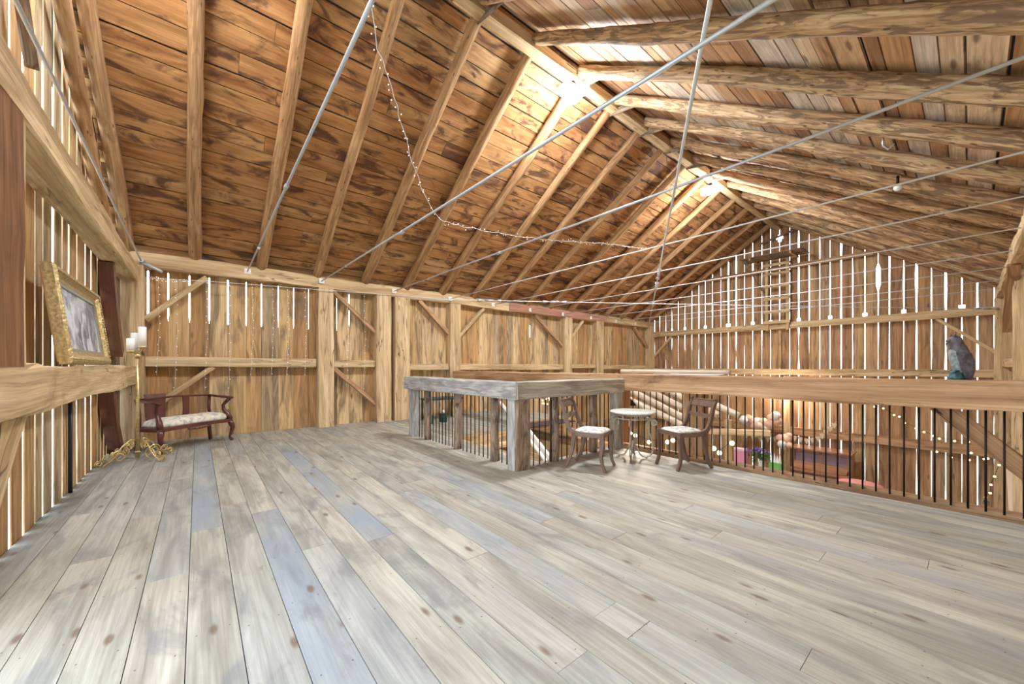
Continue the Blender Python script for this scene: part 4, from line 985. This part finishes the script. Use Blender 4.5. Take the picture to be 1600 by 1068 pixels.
def piano():
    b = Vector((-2.82, 14.35, ZLOW)); t = thing('upright_piano', 'old brown upright piano against the far gable downstairs', 'piano', b)
    x0, x1 = -3.50, -2.14; T = -1.2
    part('case', W_PIANO, lambda m: [m.box(x0 + .04, x1 - .04, 14.3, 14.66, ZLOW, T - .04, 'x'), m.box(x0, x0 + .06, 14.1, 14.68, ZLOW, T - .04, 'z'), m.box(x1 - .06, x1, 14.1, 14.68, ZLOW, T - .04, 'z')], t)
    part('lid', W_PIANO, lambda m: m.box(x0 - .05, x1 + .05, 14.02, 14.7, T - .04, T, 'x'), t)
    fp = part('front_panel', plain('piano_panel', (.24, .17, .20), .35), lambda m: m.box(x0 + .06, x1 - .06, 14.2, 14.3, T - .42, T - .04, 'x'), t, 'dull purple brown front panel')
    def val(m):
        for k in range(2):
            a = x0 + .08 + k * .62
            n = 12
            for i in range(n):
                q = i / n; d = .05 + .05 * abs(math.cos(q * 2 * math.pi)) ; m.box(a + .6 * q, a + .6 * (q + 1 / n), 14.17, 14.2, T - .05 - d, T - .05, 'x')
        m.box(x0 + .06, x1 - .06, 14.12, 14.2, T - .46, T - .41, 'x'); m.box(x0 + .66, x0 + .72, 14.17, 14.2, T - .42, T - .05, 'z')
    part('carved_valance', W_PIANO, val, t, sub=fp)
    part('key_shelf', W_PIANO, lambda m: [m.box(x0, x1, 13.85, 14.2, T - .66, T - .60, 'x'), m.obox((x0 + .05, 13.92, T - .6), (1, 0, 0), Vector((0, .75, .45)).normalized(), Vector((0, -.45, .75)).normalized(), x1 - x0 - .1, .3, .02)], t)
    part('lower_panel', W_PIANO, lambda m: m.box(x0 + .06, x1 - .06, 14.2, 14.3, ZLOW + .08, T - .66, 'x'), t)
piano()
def gift_table():
    t = thing('gift_table', 'low wooden table holding the gifts and flowers downstairs', 'table', (-4.4, 13.5, ZLOW))
    part('tabletop', W_BEAMR, lambda m: m.box(-5.15, -3.5, 13.1, 13.9, -1.98, -1.94, 'x'), t)
    for x in (-5.08, -3.57):
        for y in (13.17, 13.83): part('leg', W_BEAMR, lambda m: m.box(x - .03, x + .03, y - .03, y + .03, ZLOW, -1.98, 'z'), t)
gift_table()
g = thing('gift_box', 'tall pink patterned gift box on the downstairs table', 'gift box', (-4.68, 13.4, -1.94))
part('box', M_PINK, lambda m: m.box(-4.86, -4.52, 13.28, 13.52, -1.94, -1.42, 'z'), g)
part('lid', plain('pink_pale', (.85, .62, .70), .5), lambda m: m.box(-4.87, -4.51, 13.27, 13.53, -1.42, -1.36, 'x'), g)
g = thing('flower_pot', 'purple flowers with green leaves in a white vase', 'flowers', (-4.15, 13.45, -1.94))
part('vase', M_WHITE, lambda m: m.lathe([(.06, -1.94), (.07, -1.9), (.05, -1.75), (.075, -1.62), (.07, -1.62)], (-4.15, 13.45, 0)), g)
def leaves(m):
    for i in range(150):
        a = rnd.uniform(0, 6.28); rr = rnd.uniform(.02, .33); z = -1.62 + rnd.uniform(-.1, .32) * (1.1 - rr); c = Vector((-4.15 + rr * math.cos(a), 13.45 + rr * .7 * math.sin(a), z))
        u = Vector([rnd.uniform(-1, 1) for _ in range(3)]).normalized(); v = u.orthogonal().normalized(); s_ = .05
        m.board(); m.quad([c - u * s_, c + v * s_ * .45, c + u * s_, c - v * s_ * .45])
    for i in range(14):
        a = rnd.uniform(0, 6.28); rr = rnd.uniform(.02, .25); m.tube([(-4.15, 13.45, -1.65), (-4.15 + rr * math.cos(a), 13.45 + rr * .6 * math.sin(a), -1.4)], .004, 5)
part('foliage', M_LEAF, leaves, g)
def petals(m):
    for i in range(60):
        a = rnd.uniform(0, 6.28); rr = rnd.uniform(.02, .33); c = (-4.2 + rr * math.cos(a), 13.4 + rr * .6 * math.sin(a), -1.30 - rr * .25 + rnd.uniform(-.05, .05)); m.sphere(c, .025, 6, 4)
part('blossoms', M_PURPLE, petals, g)
g = thing('gift_bag', 'green gift bag with white tissue paper', 'gift bag', (-3.68, 13.3, -1.94))
part('bag', M_GBAG, lambda m: m.box(-3.84, -3.54, 13.2, 13.36, -1.94, -1.6, 'z'), g)
part('tissue', M_TISSUE, lambda m: [m.tube([(-3.78 + .06 * i, 13.28, -1.62), (-3.80 + .07 * i, 13.28, -1.38 + .06 * (i % 2))], .05, 5, rads=[.05, .004], smooth=False) for i in range(4)], g)
one('lace_doily', 'teal and white lace doily on the downstairs table', 'doily', M_TEALW, lambda m: m.lathe([(.001, -1.938), (.2, -1.938), (.22, -1.91), (.2, -1.90), (.001, -1.925)], (-3.95, 13.25, 0), 20))
g = thing('round_table', 'round table under a pink cloth edged in red right of the piano', 'table', (-1.75, 12.6, ZLOW))
tcl = part('tablecloth', M_PINKL, lambda m: m.lathe([(.50, -2.3), (.47, -1.85), (.43, -1.64), (.30, -1.60), (.001, -1.59)], (-1.75, 12.6, 0), 32), g)
part('hem', M_REDTRIM, lambda m: m.tube([(-1.75 + .44 * math.cos(2 * math.pi * i / 32), 12.6 + .44 * math.sin(2 * math.pi * i / 32), -1.65) for i in range(33)], .016, 6, caps=False), g, 'red hem', sub=tcl)
part('pedestal', W_PIANO, lambda m: m.lathe([(.2, ZLOW), (.18, ZLOW + .04), (.04, ZLOW + .1), (.04, -1.62)], (-1.75, 12.6, 0), 16), g)
# bunting
bt = thing('bunting', 'cream burlap triangle bunting strung below the balloons and over the piano', 'bunting', (-4.1, 14.5, -1.05))
bp = [(-5.0, -1.02), (-4.55, -1.12), (-4.09, -1.06), (-3.8, -.9), (-3.52, -.93), (-3.2, -.98), (-2.9, -.86), (-2.72, -.6), (-2.50, -.36)]
part('cord', M_FLAG, lambda m: m.tube([(x, 14.5, z) for x, z in bp], .006, 5), bt)
for i in range(17):
    q = (i + .5) / 17 * (len(bp) - 1); k = int(q); f = q - k; x = bp[k][0] * (1 - f) + bp[k + 1][0] * f; z = bp[k][1] * (1 - f) + bp[k + 1][1] * f
    part('flag', M_FLAG, lambda m: [m.board(), m.quad([(x - .075, 14.49, z), (x + .075, 14.49, z), (x, 14.485, z - .17)]), m.quad([(x + .075, 14.495, z), (x - .075, 14.495, z), (x, 14.49, z - .17)])], bt)
# warm string lights on the far gable
wb = MB(); wb.sphere((0, 0, 0), .022, 8, 6); wb_me = wb.mesh('bulb', M_WARM)
wpts = [(-1.54, .24), (-1.38, .21), (-1.19, .06), (-1.1, .03), (-1.01, -.11), (-.82, -.22), (-.69, -.29), (-.55, -.36), (-.45, -.41), (-.22, -.43), (-.02, -.42), (.12, -.41), (.30, -.3)]
wpts2 = [(-.49, -.72), (-.27, -.81), (-.01, -.82), (.02, -.66), (.20, -.76), (.25, -.74), (.38, -.64), (.42, -.78), (.40, -.85), (.34, -1.11), (.29, -1.3), (.28, -1.48), (.22, -1.59)]
for nm, L_ in (('upper string of warm bulbs sloping across the far gable', wpts), ('lower string of warm bulbs dropping beside the curtain', wpts2)):
    t = thing('bulb_string', nm, 'string lights', (L_[0][0], 13.2, L_[0][1]), 0, 'warm bulb strings at right')
    part('wire', M_IRON, lambda m: m.tube([(x, 13.2, z + .02) for x, z in L_], .004, 5), t)
    for x, z in L_: obj('bulb', wb_me, None, t, loc=(x - L_[0][0], 0, z - L_[0][1]))
bb = MB(); bb.sphere((0, 0, 0), .05, 10, 8); bb_me = bb.mesh('bulb', M_WARMB)
bs = thing('bulb_string', 'string of big glowing bulbs downstairs behind the small table', 'string lights', (-5.85, 9, -.54))
big = [(-5.85, 9, -.54), (-5.70, 9, -.58), (-5.30, 9, -.70), (-4.80, 9, -.62), (-4.66, 9, -.56), (-3.70, 9, -.60), (-3.58, 9, -.68), (-3.32, 9, -.42)]
part('wire', M_IRON, lambda m: m.tube([(x, y, z + .05) for x, y, z in big], .005, 5), bs)
for x, y, z in big: obj('bulb', bb_me, None, bs, loc=(x + 5.85, y - 9, z + .54))
cl = thing('bulb_cluster', 'cluster of sparkling warm bulbs seen through the front balusters', 'string lights', (-7.7, 7.6, .25))
part('wire', M_IRON, lambda m: m.tube([(-8.58, 7.6, 1.2), (-8.1, 7.6, .7), (-7.75, 7.6, .35), (-7.55, 7.6, .22)], .005, 5), cl)
for i in range(7): obj('bulb', wb_me, None, cl, loc=(rnd.uniform(-.12, .22), rnd.uniform(-.05, .05), rnd.uniform(-.1, .15)))
for (x, y, z), dy, lb in (((-3.8, 14.62, .55), -1, 'small added fill lamp clamped to the far gable post downstairs'), ((-3.75, 5.72, .55), 1, 'small added fill lamp clamped to the back of the dark mortised post')):  # lamps added on the posts to brighten the lower level
    t = thing('added_fill_lamp', lb, 'lamp', (x, y, z))
    part('shade', M_IRON, lambda m: m.lathe([(.03, z + .16), (.05, z + .14), (.13, z + .04), (.125, z + .04), (.045, z + .13)], (x, y, 0)), t)
    part('clamp', M_IRON, lambda m: m.tube([(x, y - dy * .13, z + .15), (x, y, z + .15)], .015), t)
    L = bpy.data.lights.new('lamp_light', 'POINT'); L.energy = LOWER_W; L.shadow_soft_size = .08; L.color = (1, .82, .62)
    o = bpy.data.objects.new('lamp_light', L); COL.objects.link(o); o.parent = t; o.location = (0, dy * .15, -.05)
# curtain and candle holder at right
def curtain(m):
    m.board(); b0 = len(m.v); rows = []
    for i in range(13):
        q = i / 12; rows.append([Vector((.50 - .03 * (j % 2) - .02 * math.sin(j), 10.62 + .34 * j * (.35 + .65 * abs(q - .5) * 1.7), -.45 - 1.95 * q)) for j in range(9)])
    for a, b in zip(rows, rows[1:]):
        for j in range(8): m.quad([a[j], a[j + 1], b[j + 1], b[j]])
one('curtain', 'cream tied back curtain on the lower right wall', 'curtain', M_CURT, curtain)
g = thing('hurricane_candle', 'clear glass candle holder on the ledge at lower right', 'candle holder', (.22, 12.9, -1.95))
part('glass', M_GLASS, lambda m: m.lathe([(.05, -1.95), (.05, -1.94), (.012, -1.92), (.012, -1.72), (.045, -1.68), (.05, -1.60), (.047, -1.60), (.042, -1.67), (.01, -1.70)], (.22, 12.9, 0), 14), g)
part('candle', M_WAX, lambda m: m.lathe([(.02, -1.69), (.02, -1.63), (.002, -1.628)], (.22, 12.9, 0), 10), g)
one('side_shelf', 'dark narrow ledge along the lower right far wall', 'shelf', W_GREYB, lambda m: m.box(-.6, .5, 12.8, 13.0, -1.99, -1.95, 'x'))
# green table with jars by the left wall
t = thing('green_table', 'dark green painted table against the left wall behind the railing', 'table', (-8.1, 4.55, 0))
part('tabletop', M_GREEN, lambda m: m.box(-8.38, -7.88, 4.05, 5.0, .47, .51, 'y'), t)
for x in (-8.32, -7.94):
    for y in (4.12, 4.93): part('leg', M_GREEN, lambda m: m.lathe([(.02, 0), (.028, .08), (.018, .2), (.03, .35), (.025, .47)], (x, y, 0), 10), t)
for k, (x, y) in enumerate(((-7.55, 3.9), (-7.6, 4.28))):
    j = thing('lantern', '%s small dark green lantern on the floor by the green table' % ('left' if k == 0 else 'right'), 'lantern', (x, y, 0))
    part('frame', M_GREEN, lambda m: m.box(x - .06, x + .06, y - .06, y + .06, 0, .2, 'z'), j)
    part('top', M_BWHITE, lambda m: m.sphere((x, y, .235), .04), j)
